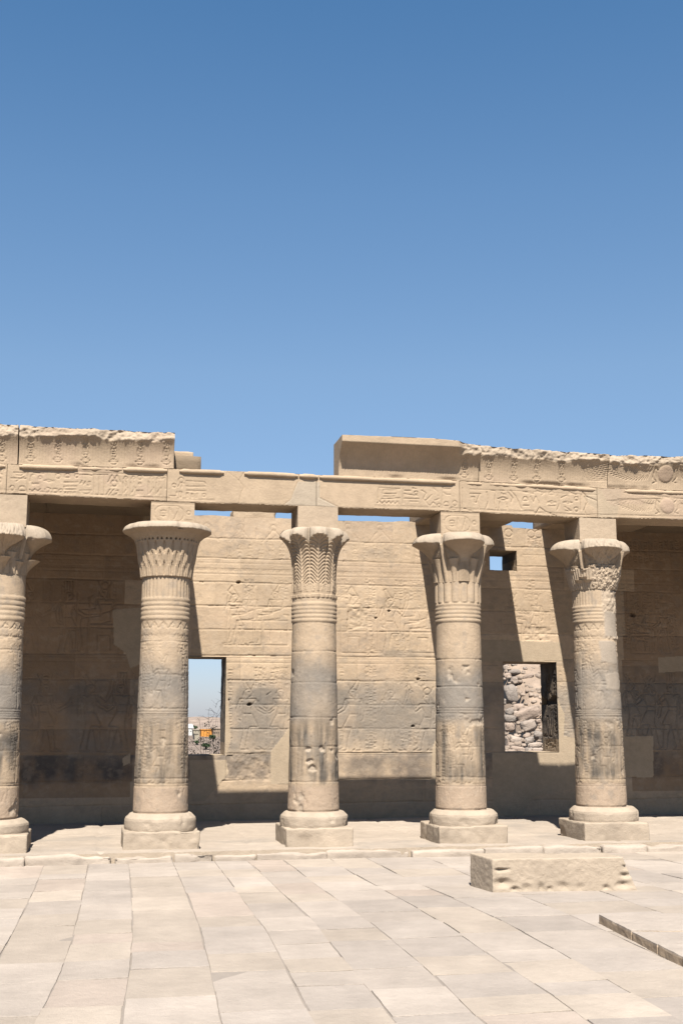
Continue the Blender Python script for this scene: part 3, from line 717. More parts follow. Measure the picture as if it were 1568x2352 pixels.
    cfg.update(za0=za0, za1=za1, xa=(xa0, xa1))
    s = Sheet(xa0, xa1, za0, za1 - .003, .011, SAND)
    s.H = .002 * fbm(s.U, 0, s.V, 20, 2, 3)
    if i in (1, 3):
        zc0 = za0 + .10; w = xa1 - xa0; zc1 = za1 - .06
        xm = xa0 + .05; xM = xa0 + w * .76; rr2 = (zc1 - zc0) / 2
        s.line([(xm + rr2, zc0), (xM - rr2, zc0)], .009, .009, True); s.line([(xm + rr2, zc1), (xM - rr2, zc1)], .009, .009, True)
        s.ell(xm + rr2, (zc0 + zc1) / 2, rr2, rr2, .009, .009, True, 8, math.pi / 2, 1.5 * math.pi); s.ell(xM - rr2, (zc0 + zc1) / 2, rr2, rr2, .009, .009, True, 8, -math.pi / 2, .5 * math.pi)
        s.line([(xm - .015, zc0), (xm - .015, zc1)], .008, .008, True)
        mid = (zc0 + zc1) / 2
        for q in (.35, .5, .65): s.line([(xm + .09, zc0 + (zc1 - zc0) * q), (xm + .17, zc0 + (zc1 - zc0) * q)], .009, .010, True)
        s.ell(xm + .13, mid, .04, .05, .008, .009, True, 9)
        s.line([(xm + .22, zc0 + .03), (xm + .22, zc1 - .03), (xm + .27, mid)], .008, .009, True); s.line([(xm + .29, zc0 + .03), (xM - .07, zc1 - .03)], .009, .009, True)
        s.line([(xm + .33, zc1 - .03), (xm + .36, mid), (xM - .07, zc0 + .03)], .008, .009, True)
        s.ell(xa1 - .085, mid + .02, .032, .03, .009, .010, True, 9); s.line([(xa1 - .13, zc0 + .02), (xa1 - .03, zc0 + .02)], .009, .009, True); s.line([(xa1 - .13, zc0 - .01), (xa1 - .03, zc0 - .01)], .009, .009, True)
        for z in (za1 - .03, zc0 - .035, zc0 - .055): s.line([(xa0, z), (xa1, z)], .008, .008, True)
    s.K = s.K * (1 + .06 * fbm(s.U, i, s.V, 4, 3, 5))[..., None]
    if i in (2, 4, 0): s.K = mixc(s.K, .35, PALE)
    g = Geo(); solid(g, s.points(YF + .003), YB - .02, s.K); g.build('abacus', M_STONE, root)

# ---------------- capitals
TH = np.linspace(-math.pi, math.pi, 361)[:-1]
def wrapd(a): return (a + math.pi) % (2 * math.pi) - math.pi
def cap_base(cfg): 
    return cfg['X'], cfg['root'], cfg['i']
def finish_cap(cfg, Rm, Zm, K, extra=None):
    X, root, i = cap_base(cfg)
    P = np.stack([X + Rm * np.sin(TH), YC - Rm * np.cos(TH), Zm], -1)
    g = Geo(); g.grid(P, K, wrap=True); g.add(P[-1], [np.arange(P.shape[1])[None]], SAND)
    if extra: extra(g)
    return g.build('capital', M_STONE, root)

# bell capital, second column
cfg = COLS[1]; X = cfg['X']; m1 = mpp(X, YC, 4.2); zc = cfg['zc']
zl = zpx(388, 1225); ztop = zpx(388, 1197, YC - .5)
vs = np.linspace(0, 1, 150)
pr = [(0, 55), (.015, 58.5), (.2, 61), (.45, 66), (.72, 71), (.84, 76), (.92, 85), (.97, 95), (1, 101)]
r_ = np.interp(vs, [p[0] for p in pr], [p[1] for p in pr]) * m1
Rm = r_[:, None] + 0 * TH; Zm = (zc + (zl - zc) * vs)[:, None] + 0 * TH; Vv = vs[:, None] + 0 * TH; T2 = TH[None, :] + 0 * Rm
ph = T2 * 22 / (2 * math.pi)
d0 = np.abs((ph + .5) % 1 - .5); d1 = np.abs(ph % 1 - .5)
def slot(d, v0, v1, w):
    t = np.clip((Vv - v0) / (v1 - v0), 0, 1); ww = w * np.sin(math.pi * t) ** .7 + 1e-6; return np.sqrt(np.clip(1 - (d / ww) ** 2, 0, 1)) * ((Vv > v0) & (Vv < v1))
cut = slot(d1, .0, .34, .14) * 1.0 + slot(d0, .22, .56, .17) + slot(d1, .46, .76, .17)
cut2 = slot(np.minimum(np.abs(d0 - .22), 1), .765, .82, .12)
Rm = Rm - .028 * np.clip(cut, 0, 1) * (Vv > .02) - .05 * cut2
Rm += .006 * np.cos(2 * math.pi * ph * 2) * (1 - sstep(.4, .8, Vv)) + .003 * np.cos(T2 * 66) * sstep(.8, .9, Vv)
lipn = .02 * fbm(np.cos(TH) * 3, np.sin(TH) * 3, 0, 2, 4, 6) - .03 * np.exp(-((TH - .25) / .08) ** 2)
Rm[Vv > .97] += np.broadcast_to(lipn, Rm.shape)[Vv > .97] * .8
ts = np.linspace(0, 1, 14)[1:]
Rl = (101 * m1 + lipn)[None, :] - (101 - 84) * m1 * (1 - np.cos(ts * math.pi / 2))[:, None]
Zl = zl + (ztop - zl) * np.sin(ts * math.pi / 2)[:, None] + 0 * TH
Rc = np.array([.45, .2])[:, None] + 0 * TH; Zc_ = np.array([ztop + .0, ztop])[:, None] + 0 * TH
Zm2 = Zm - .0
Rall = np.concatenate([Rm, Rl, Rc]); Zall = np.concatenate([Zm2, Zl, Zc_])
Kc = np.zeros(Rall.shape + (3,)) + SAND; Kc = Kc * (1 + .07 * fbm(T2[:1] * 2, 0, Zall, 3, 3, 3))[..., None]; Kc[len(vs):] = PALE * .98
finish_cap(cfg, Rall, Zall, Kc)
cfg['captop'] = ztop

def lobed(cfg, nl, ztip, ztop, rtip, rneck, half, valley_r, lipdrop, art=None, lip_h=.085, pale=PALE, power=.5, flare=3.0, seed=0, tiprough=None, squeeze=0.0):
    """capital whose rim runs out into nl flower or leaf heads (one faces the court)"""
    X = cfg['X']; zc = cfg['zc']; m1 = mpp(X, YC, 4.2)
    per = 2 * math.pi / nl
    ph_ = np.abs((TH + per / 2) % per - per / 2)                # angle from the nearest head
    lobe = np.clip(1 - (ph_ / half) ** 2.2, 0, 1) ** power
    Rt = (valley_r + (rtip - valley_r) * lobe) * m1 * (1 - squeeze * np.clip(np.sin(TH), 0, 1))
    zt = ztip - lipdrop * (1 - lobe)
    vs = np.linspace(0, 1, 170)[:, None]
    V2 = vs + 0 * TH; T2 = TH[None, :] + 0 * V2
    Rm = rneck * m1 + (Rt - rneck * m1)[None, :] * (.17 * V2 + .83 * V2 ** flare)
    Zm = zc + (zt - zc)[None, :] * vs
    Kc = np.zeros(Rm.shape + (3,)) + SAND
    if art: Rm, Kc = art(Rm, Zm, V2, T2, ph_[None, :] + 0 * V2, Kc, m1)
    if tiprough is not None:
        q = tiprough(T2) * V2 ** 2; Rm = Rm - q * .05 * (1 + fbm(T2 * 2, 0, Zm, 6, 3, seed)) + q * .04 * fbm(T2 * 3, 0, Zm, 14, 3, seed + 1)
    lipn = .014 * fbm(np.cos(TH) * 3, np.sin(TH) * 3, 0, 3, 4, seed + 6)
    ts = np.linspace(0, 1, 16)[1:]
    inner = (rneck * 1.12) * m1
    base = .25 * Rm[-1] + .75 * Rt + lipn
    run = (base - inner)
    Rl = base[None, :] - np.minimum(run, .40)[None, :] * .62 * (1 - np.cos(ts * math.pi / 2))[:, None] * 1.0
    Zl = zt[None, :] + (ztop - zt)[None, :] * np.sin(ts * math.pi / 2)[:, None]
    if tiprough is not None:
        q = np.broadcast_to(tiprough(TH), Rl.shape); Rl = Rl - q * .05 + q * .05 * fbm(TH * 3, 0, Zl, 14, 3, seed + 3)
    Rc = np.array([.34, .15])[:, None] + 0 * TH; Zc2 = np.array([ztop, ztop])[:, None] + 0 * TH
    Kl = np.zeros(Rl.shape + (3,)) + pale * .98; Kz = np.zeros(Rc.shape + (3,)) + pale
    Kc = Kc * (1 + .07 * fbm(T2, 0, Zm, 3, 3, 3))[..., None]
    return finish_cap(cfg, np.concatenate([Rm, Rl, Rc]), np.concatenate([Zm, Zl, Zc2]), np.concatenate([Kc, Kl, Kz]))

# palm capital, third column
def art_palm(Rm, Zm, V, T, ph, K, m1):
    n = ph / R(22.5)
    rib = np.exp(-(n / .09) ** 2); seam = np.exp(-((1 - n) / .07) ** 2) * (V > .55)
    saw = ((V * 17 - n * 3.2) % 1); her = np.where((saw < .45), 1.0, 0.0) * (V > .24)
    her2 = ((V * 17 + n * 3.2) % 1 < .45) * 1.0
    # upward feathers on the leaves, downward pointing V between them low down
    low = sstep(.75, .35, V) if False else (1 - sstep(.45, .8, V))
    use = np.where(n > .96 - .04 * low, 0, her)
    Rm = Rm - .013 * use * (1 - rib) + .012 * rib - .018 * seam
    berries = (V > .12) & (V < .30)
    Rm = np.where(berries, Rm + .02 * np.abs(fbm(T * 2, 0, Zm, 22, 2, 5)) * np.exp(-((n - .5) / .3) ** 2) + .012 * rib, Rm)
    collar = V < .075
    sc_ = np.abs(np.cos(T * 14)) ** .5
    Rm = np.where(collar, Rm + .014 + .016 * sc_ * sstep(0, .03, V), Rm)
    br = np.exp(-((T - 1.0) / .16) ** 2) * sstep(.6, .8, V)
    Rm = Rm - br * (.05 + .02 * fbm(T * 3, 0, Zm, 12, 3, 4)); K = mixc(K, br, PALE * .9)
    return Rm, K
cfg = COLS[2]
lobed(cfg, 8, zpx(720, 1237), zpx(720, 1208, YC - .45), 81, 47, R(22.5), 53, .15, art_palm, power=.62, flare=6.5, seed=21,
      tiprough=lambda t: np.exp(-((t - .95) / .13) ** 2))

def bump(Rm, T, V, tc, w0, w1, v0, v1, r0, r1, m1):
    """a small bud or bell standing out of the capital: angular half width w0..w1, from height v0 to v1"""
    t = np.clip((V - v0) / (v1 - v0), 0, 1); w = w0 + (w1 - w0) * t ** 1.5
    q = wrapd(T - tc) / w; ins = (np.abs(q) < 1) & (V >= v0) & (V <= v1)
    rr = (r0 + (r1 - r0) * t ** 1.6) * m1 * (1 - .10 * (1 - np.sqrt(np.clip(1 - q * q, 0, 1))))
    return np.where(ins, np.maximum(Rm, rr), Rm)
def art_comp(style):
    def f(Rm, Zm, V, T, ph, K, m1):
        R0 = Rm.copy()
        n = ph / R(45)
        # flower head narrows downwards; beside it the bell is recessed and feathered
        w = .16 + .64 * sstep(.50, 1.0, V) ** 1.3
        rec = sstep(w - .02, w + .06, n)
        recr = (52 + 16 * V) * m1
        Rm = np.where(n > w, Rm * (1 - rec) + np.minimum(Rm, recr) * rec, Rm)
        tex = .010 * ((V * 30 + n * 18) % 1 < .5) * ((V * 22 - n * 18) % 1 < .6)
        Rm = Rm + tex * (rec > .5) * (V > .42) * (n < .9)
        rib = np.exp(-((1 - n) / .055) ** 2); Rm = np.maximum(Rm, (54 + 22 * V) * m1 * (rib > .35))
        for k in range(-2, 3):
            c = k * math.pi / 2
            Rm = bump(Rm, T, V, c, .26, .22, .04, .60, 56, 62, m1)               # central bud of every head
            for sgn in (-1, 1): Rm = bump(Rm, T, V, c + sgn * .42, .10, .20, .02, .60, 54, 66, m1)
        bud = np.exp(-(n / .28) ** 2) * (V < .52) * (V > .05)
        Rm = Rm - .008 * bud * ((V * 30 + np.abs(n) * 16) % 1 < .45)
        Rm = Rm - .02 * (V < .012)
        return Rm, K
    def hacked(Rm, Zm, V, T, ph, K, m1):
        Rm, K = f(Rm, Zm, V, T, ph, K, m1)
        low = 1 - sstep(.52, .55, V)
        rr = (50 + 13 * np.clip(V / .52, 0, 1) ** .8) * m1
        Rm = np.where(low > .5, rr, Rm)
        left = 1 - sstep(-.50, -.42, T)
        rg = .022 * fbm(T * .6, 0, Zm, 26, 3, 5) * (1 - left) + .006 * left * np.cos(T * 60)
        Rm = Rm + rg * low
        for c, v0, v1 in ((-.72, .25, .50), (-.78, .14, .33), (-.98, .10, .24), (-.62, .10, .24), (-1.25, .2, .48)):
            Rm = bump(Rm, T, V, c, .06, .17, v0, v1, 52, 66, m1)
        fr = np.exp(-((T - .05) / .42) ** 2) * (V > .55)
        Rm = Rm + fr * .02 * fbm(T * .8, 0, Zm, 18, 3, 8)
        K = mixc(K, low * .45 + fr * .4, PALE); return Rm, K
    def tiered(Rm, Zm, V, T, ph, K, m1):
        Rm, K = f(Rm, Zm, V, T, ph, K, m1)
        low = V < .44
        t = np.clip(V / .44, 0, 1)
        Rm = np.where(low, (55 + 5 * t) * m1, Rm)
        for k in range(-4, 5):
            c = k * math.pi / 4; Rm = bump(Rm, T, V, c, .16, .34 if k % 2 == 0 else .2, .0, .43 if k % 2 == 0 else .36, 54, 84 if k % 2 == 0 else 66, m1)
        Rm = Rm - .016 * (V < .3) * (np.abs(((T * 24 / (2 * math.pi)) % 1) - .5) < .16)
        return Rm, K
    return {'c': f, 'h': hacked, 't': tiered}[style]
cfg = COLS[3]
lobed(cfg, 4, zpx(1040, 1253), zpx(1040, 1222, YC - .45), 104, 51, R(44.5), 60, .06, art_comp('c'), power=.5, flare=4.2, seed=31, squeeze=.17)
cfg = COLS[4]
lobed(cfg, 4, zpx(1355, 1268), zpx(1355, 1236, YC - .45), 100, 48, R(44.5), 60, .06, art_comp('h'), power=.5, flare=3.6, seed=41, squeeze=.12,
      tiprough=lambda t: np.exp(-((t - .02) / .5) ** 2) + .5 * np.exp(-((t - 1.5) / .3) ** 2))
cfg = COLS[0]
lobed(cfg, 4, zpx(5, 1241), zpx(5, 1200, YC - .45), 108, 55, R(44.5), 68, .03, art_comp('t'), power=.5, flare=4.0, seed=51,
      tiprough=lambda t: np.exp(-((t + .1) / .55) ** 2))

# ================================================================== ENTABLATURE
ent = empty('entablature', (5.0, YF, 4.9), 'broken entablature of inscribed beams, roll moulding and cavetto cornice carried by the columns', 'entablature')
def econv(x, y):
    p = at(x, y, YF); return p[0], p[2]
ARCB = [(-400, 1116), (59, 1135), (447, 1154.4), (685, 1161.6), (777, 1165.9), (1009, 1173), (1098, 1176.8), (1335, 1189), (1414, 1189.5), (1565, 1193), (2000, 1208)]
ARCT = [(-400, 1050), (0, 1065), (59, 1067), (384, 1076), (600, 1084), (740, 1091), (1045, 1104), (1250, 1113), (1385, 1121), (1565, 1127), (2000, 1145)]
bx_ = np.array([econv(*p) for p in ARCB]); tx_ = np.array([econv(*p) for p in ARCT])
zbot = lambda x: np.interp(x, bx_[:, 0], bx_[:, 1]); ztopf = lambda x: np.interp(x, tx_[:, 0], tx_[:, 1])
JX = [-7.0] + [econv(x, 1120)[0] for x in (15, 384, 727, 1055, 1370)] + [13.2]
TOR_Z = .045
def beam(k, art):
    x0, x1 = JX[k] + .003, JX[k + 1] - .003
    xs = np.linspace(x0, x1, max(4, int((x1 - x0) / .010)))
    # sheet in metres above a local reference so strokes keep their shape
    zlo, zhi = min(zbot(x0), zbot(x1)) - .02, max(ztopf(x0), ztopf(x1)) + .02
    s = Sheet(x0, x1, zlo, zhi, .0105, SAND, econv)
    s.H = .0
    s.H = np.zeros(s.U.shape)
    art(s)
    s.H = s.H * np.clip(.9 + .6 * fbm(s.U, k, s.V, 3, 3, 3), .4, 1) + .003 * fbm(s.U, k, s.V, 4, 4, 11 + k) + .0012 * fbm(s.U, 0, s.V, 40, 2, 4)
    s.K = s.K * (1 + .05 * fbm(s.U, k, s.V, 2, 4, 5 + k))[..., None] * random.uniform(.97, 1.04)
    if k in (1, 5): s.K = mixc(s.K, .3 * (fbm(s.U, 0, s.V, 2, 2, 9) > .2), PINK)
    P = s.points(YF)
    lo = zbot(s.u) + .006 * fbm(s.u, 0, 0, 7, 3, 2); hi = ztopf(s.u) - .004
    t = (P[..., 2] - zlo) / (zhi - zlo)
    P[..., 2] = np.clip(P[..., 2], lo[None, :], hi[None, :])
    # soft lower and upper arris
    e = np.minimum(P[..., 2] - lo[None, :], .02) / .02; P[..., 1] += .008 * (1 - e) ** 2
    ends = np.minimum(np.minimum(s.U - x0, x1 - s.U), .02) / .02; P[..., 1] += .008 * (1 - ends) ** 2
    g = Geo(); solid(g, P, YB, s.K); g.build('architrave_block', M_STONE, ent)
rr_ = np.random.RandomState(11)
def bl(s, y0=1.0):      # border lines under the text
    for off in (.035, .052):
        s.line([(x, zbot(x) + off) for x in np.linspace(s.u[0], s.u[-1], 20)], .008, .009, True)
def Z1(x, y): return x * .3296, 918.7 + y * .3296           # zoom window on the left corner -> photo px
def Z4(x, y): return x * .29295, 947.4 + y * .29295         # (0,1650)-(800,2100)
def Z5(x, y): return 344.5 + x * .29295, 1062.3 + y * .29295
def Z3(x, y): return 1033.6 + x * .34095, 918.7 + y * .34095
def Z2(x, y): return 516.8 + x * .3296, 918.7 + y * .3296
def strokes(s, M, L, w=.012, d=.012):
    for p in L: s.line([M(*q) for q in p], w, d)
def dome(s, M, cx, cy_, rx, ry):
    s.line([M(cx - rx, cy_ + ry * .5), M(cx - rx, cy_), M(cx - rx * .6, cy_ - ry * .8), M(cx, cy_ - ry), M(cx + rx * .6, cy_ - ry * .8), M(cx + rx, cy_), M(cx + rx, cy_ + ry * .5), M(cx - rx, cy_ + ry * .5)], .012, .012)
def ring(s, M, cx, cy_, r, w=.012, d=.012): x, y = M(cx, cy_); rr = abs(M(cx + r, cy_)[0] - x); s.ell(x, y, rr, rr, w, d)
def art0(s): bl(s); s.textpx(-60, 1080, 10, 1122, cell=.16, d=.012, lw=.011, seed=3)
def art1(s):
    bl(s)
    s.line([Z4(220, 475), Z4(220, 635)]); s.line([Z4(590, 462), Z4(1310, 500)], .009, .009)
    ring(s, Z4, 98, 592, 18); dome(s, Z4, 175, 605, 28, 28); strokes(s, Z4, [[(90, 515), (205, 520)], [(130, 540), (190, 505)], [(110, 470), (200, 475), (170, 495), (125, 492), (110, 470)], [(100, 640), (205, 640)]])
    strokes(s, Z4, [[(240, 540), (245, 500), (262, 485), (275, 490)], [(265, 470), (345, 480)], [(345, 535), (385, 528), (425, 540), (385, 545), (345, 535)], [(235, 605), (255, 618), (275, 600), (295, 618), (320, 600)],
                    [(355, 600), (355, 628), (378, 628)], [(370, 590), (400, 600), (380, 628)], [(418, 600), (450, 600), (450, 628), (418, 628), (418, 600)]])
    dome(s, Z4, 317, 515, 14, 16); dome(s, Z4, 478, 618, 17, 16); ring(s, Z4, 458, 500, 20); dome(s, Z4, 530, 500, 20, 20)
    for x in (258, 280, 300): ring(s, Z4, x, 560, 5, .011)
    ring(s, Z4, 602, 498, 14); strokes(s, Z4, [[(590, 482), (615, 482)], [(628, 490), (680, 488), (725, 495)], [(505, 548), (615, 548)], [(505, 580), (605, 580), (605, 605), (505, 605), (505, 580)],
                    [(630, 560), (645, 535), (645, 555)], [(655, 568), (672, 540), (672, 560)], [(685, 570), (705, 575), (712, 545), (695, 545), (700, 560)], [(628, 612), (718, 612), (705, 632), (680, 640), (650, 632), (628, 612)]])
    for x in (515, 540, 560, 585): ring(s, Z4, x, 628, 5, .011)
    for x in (735, 775, 815): strokes(s, Z4, [[(x, 485), (x + 32, 490)], [(x + 5, 490), (x + 5, 650)]])
    strokes(s, Z4, [[(850, 545), (880, 490), (910, 545)], [(890, 545), (920, 490), (945, 550)], [(840, 640), (865, 605)], [(865, 640), (893, 605)], [(905, 640), (925, 635), (930, 612), (912, 615)], [(870, 580), (915, 580)]])
    ring(s, Z4, 897, 555, 24); ring(s, Z4, 1097, 512, 17); dome(s, Z4, 1097, 560, 10, 8)
    for x in (985, 1045, 1190, 1245):
        strokes(s, Z4, [[(x, 500), (x - 14, 520), (x + 4, 545), (x + 10, 600)], [(x - 18, 550), (x - 18, 640), (x + 18, 590), (x + 18, 650)]]); ring(s, Z4, x + 5, 515, 10)
    for x in (1070, 1090, 1112): strokes(s, Z4, [[(x, 612), (x, 645), (x + 10, 645), (x + 10, 612), (x, 612)]])
    strokes(s, Z4, [[(1165, 540), (1165, 640)], [(1275, 520), (1295, 510), (1300, 600)], [(1130, 500), (1180, 500)]])
def art2(s):
    a, b = econv(560, 1140)[0], 0
    for off in (.035, .052): s.line([(x, zbot(x) + off) for x in np.linspace(s.u[0], econv(493, 1140)[0], 10)], .008, .009, True)
    strokes(s, Z5, [[(285, 145), (425, 152), (435, 165)], [(285, 185), (305, 190), (430, 188)], [(290, 220), (435, 226)], [(330, 222), (352, 230), (375, 222)], [(155, 262), (205, 265), (212, 232)], [(232, 230), (232, 272), (250, 272), (250, 232), (232, 230)],
                    [(290, 240), (290, 275), (302, 275), (302, 240), (290, 240)], [(328, 245), (328, 275), (340, 275), (340, 245)], [(356, 245), (356, 278), (370, 278), (370, 245)]])
    ring(s, Z5, 190, 182, 15); ring(s, Z5, 425, 258, 12); ring(s, Z5, 245, 140, 20); strokes(s, Z5, [[(222, 190), (240, 160), (270, 165)], [(255, 165), (250, 195)]])
    s.line([Z5(735, 80), Z5(700, 140), Z5(738, 195), Z5(715, 240), Z5(700, 320)], .007, .008)
    s.line([Z5(610, 75), Z5(680, 125), Z5(730, 180)], .007, .007)
    o = s.poly([Z5(1160, 150), Z5(1310, 150), Z5(1310, 345), Z5(1050, 330), Z5(1105, 290), Z5(1125, 230)]); s.K = mixc(s.K, o * .9, np.array((.236, .196, .150)))
    s.line([Z5(1160, 150), Z5(1125, 230), Z5(1105, 290), Z5(1050, 330)], .007, .008)
def art3(s):
    x0 = econv(861, 1150)[0]
    for off in (.035, .055): s.line([(x, zbot(x) + off) for x in np.linspace(x0, s.u[-1], 16)], .008, .009, True)
    o = s.poly([Z2(640, 570), Z2(660, 570), Z2(660, 680), Z2(740, 720), Z2(788, 750), Z2(600, 740)]); s.K = mixc(s.K, o * .9, np.array((.236, .196, .150)))
    s.line([Z2(660, 600), Z2(655, 680), Z2(740, 722), Z2(788, 745)], .008, .01)
    strokes(s, Z2, [[(1068, 620), (1068, 700)], [(1070, 612), (1215, 620)], [(1100, 628), (1100, 655), (1195, 655), (1195, 630), (1100, 628)], [(1090, 690), (1215, 685)], [(1105, 672), (1180, 672)],
                    [(1060, 718), (1075, 705), (1090, 722)], [(1095, 722), (1110, 706), (1125, 724), (1140, 706), (1155, 726), (1170, 708), (1185, 728), (1200, 708), (1215, 730)],
                    [(1240, 615), (1240, 720)], [(1250, 632), (1290, 632)], [(1245, 655), (1340, 668)], [(1248, 688), (1350, 690)], [(1285, 708), (1345, 708)], [(1305, 615), (1330, 620)],
                    [(1370, 630), (1400, 650), (1380, 690), (1420, 735)], [(1400, 700), (1420, 680), (1440, 660)], [(1450, 615), (1480, 640), (1490, 690), (1460, 700)], [(1430, 735), (1450, 712), (1470, 735)], [(1515, 640), (1540, 660), (1568, 660)], [(1520, 620), (1568, 622)], [(1515, 605), (1512, 760)]])
    ring(s, Z2, 1330, 648, 12); ring(s, Z2, 1490, 735, 12); dome(s, Z2, 1540, 730, 18, 20); ring(s, Z3, 30, 697, 16); dome(s, Z3, 20, 735, 22, 12)
def art4(s):
    bl(s)
    o = s.poly([Z3(985, 600), Z3(1130, 600), Z3(1110, 790), Z3(1010, 770), Z3(930, 690), Z3(900, 650)]); s.K = mixc(s.K, o * .8, MORTAR)
    s.line([Z3(130, 600), Z3(1000, 640)], .008, .008); s.line([Z3(82, 590), Z3(82, 730), Z3(150, 750)], .01, .012); s.line([Z3(60, 560), Z3(62, 760)], .008, .012)
    strokes(s, Z3, [[(130, 632), (205, 634)], [(140, 655), (165, 655), (165, 690), (185, 690)], [(195, 640), (180, 680), (200, 740)], [(245, 620), (258, 680), (240, 730)], [(275, 610), (305, 615), (300, 700), (310, 735)],
                    [(335, 610), (365, 612)], [(345, 625), (345, 635), (372, 637)], [(320, 665), (355, 655), (385, 668), (355, 676), (320, 665)], [(335, 680), (330, 735)], [(370, 680), (385, 735)], [(405, 610), (440, 650), (480, 735)], [(385, 620), (420, 660), (410, 690)],
                    [(490, 620), (560, 630)], [(500, 745), (560, 748)], [(490, 712), (530, 712)], [(540, 650), (560, 690), (575, 650), (595, 690), (600, 740)], [(615, 640), (640, 620), (650, 700)], [(580, 610), (620, 625)], [(655, 690), (680, 682), (710, 690), (680, 696), (655, 690)],
                    [(660, 715), (705, 715)], [(720, 640), (735, 700), (720, 740)], [(745, 660), (790, 640), (800, 680)], [(760, 690), (790, 684), (820, 692), (790, 698), (760, 690)], [(770, 720), (810, 745)], [(775, 745), (790, 750), (815, 748)], [(800, 620), (850, 640)], [(880, 640), (880, 740)]])
    dome(s, Z3, 505, 670, 16, 18); dome(s, Z3, 680, 632, 16, 16); dome(s, Z3, 848, 668, 14, 16); ring(s, Z3, 848, 737, 14)
    s.line([Z3(570, 775), Z3(600, 722), Z3(640, 750), Z3(715, 782)], .009, .016)
    s.line([Z3(890, 620), Z3(915, 650), Z3(990, 680)], .012, .016); s.line([Z3(905, 650), Z3(920, 690), Z3(900, 740), Z3(920, 790)], .010, .015)
    for k in range(5): s.line([Z3(985 + 12 * k, 680 + 14 * k), Z3(1060 + 12 * k, 700 + 14 * k), Z3(1100, 745)], .009, .010)
def wings(s, M, cx, cy_, W, hh, r):
    """winged sun disc: feathers fan out left and right of the disc"""
    for sg in (-1, 1):
        ax_, ay = cx + sg * (r + 30), cy_ - hh * .75
        for k in range(17):
            a = R(3 + 72 * (k / 16) ** 1.15); rl = W * (1 - .62 * (k / 16) ** .7)
            s.line([M(ax_ + sg * math.cos(a) * rl * .36, ay + math.sin(a) * rl * .36 * .62), M(ax_ + sg * math.cos(a) * rl, ay + math.sin(a) * rl * .62)], .010, .011)
        s.line([M(cx + sg * r, cy_ - hh * .78), M(cx + sg * W, cy_ - hh * .74)], .010, .011)
        for k in range(5): s.line([M(cx + sg * (r + 40 + 18 * k), cy_ - hh * .6), M(cx + sg * (r + 50 + 18 * k), cy_ - hh * .3)], .008, .009)
        s.line([M(cx + sg * (r + 4), cy_ - r * .5), M(cx + sg * (r + 22), cy_ - r * .9), M(cx + sg * (r + 30), cy_ + r * .4), M(cx + sg * (r + 6), cy_ + r), M(cx + sg * (r + 30), cy_ + r * 1.15)], .013, .013)
def art5(s):
    bl(s)
    o = s.poly([Z3(985, 600), Z3(1150, 600), Z3(1120, 790), Z3(985, 790)]); s.K = mixc(s.K, o * .8, MORTAR)
    wings(s, Z3, 1458, 714, 330, 60, 46)
    s.line([Z3(1165, 625), Z3(1568, 665), Z3(1650, 672)], .009, .010)
    x, y = Z3(1458, 714); s.disc(x, y, 16.5, .030); o = s.H > .008; s.K = mixc(s.K, o * .6, PINK)
for k, a_ in enumerate((art0, art1, art2, art3, art4, art5)): beam(k, a_)

# roll moulding, piece by piece
def roll(xa, xb, rough=0.0, r=.036, seed=1):
    x0, x1 = econv(xa, 1095)[0], econv(xb, 1095)[0]
    xs = np.linspace(x0, x1, max(4, int((x1 - x0) / .03))); n = fbm(xs, 0, 0, 5, 3, seed)
    endt = np.clip(np.minimum(xs - x0, x1 - xs) / .05, .55, 1)
    rad = r * endt * (1 + .08 * n - rough * np.clip(fbm(xs, 0, 0, 9, 3, seed + 2) + .2, 0, 1))
    pts = np.stack([xs, np.full(len(xs), YF - .012) + rough * .03, ztopf(xs) - r * 1.0 + .004 * n], -1)
    g = Geo(); tube(g, pts, rad, SAND * 1.05, 14); 
    # binding grooves as raised bands
    g.build('roll_moulding', M_STONE, ent)
for a in ((-300, 12, .2), (44, 178, 0), (182, 280, .75), (283, 384, 0), (412, 514, 0), (561, 684, 0), (687, 730, 0), (733, 1044, 0), (1072, 1105, .6), (1125, 1366, .7), (1432, 1700, .7)): roll(a[0], a[1], a[2], seed=int(abs(a[0])))

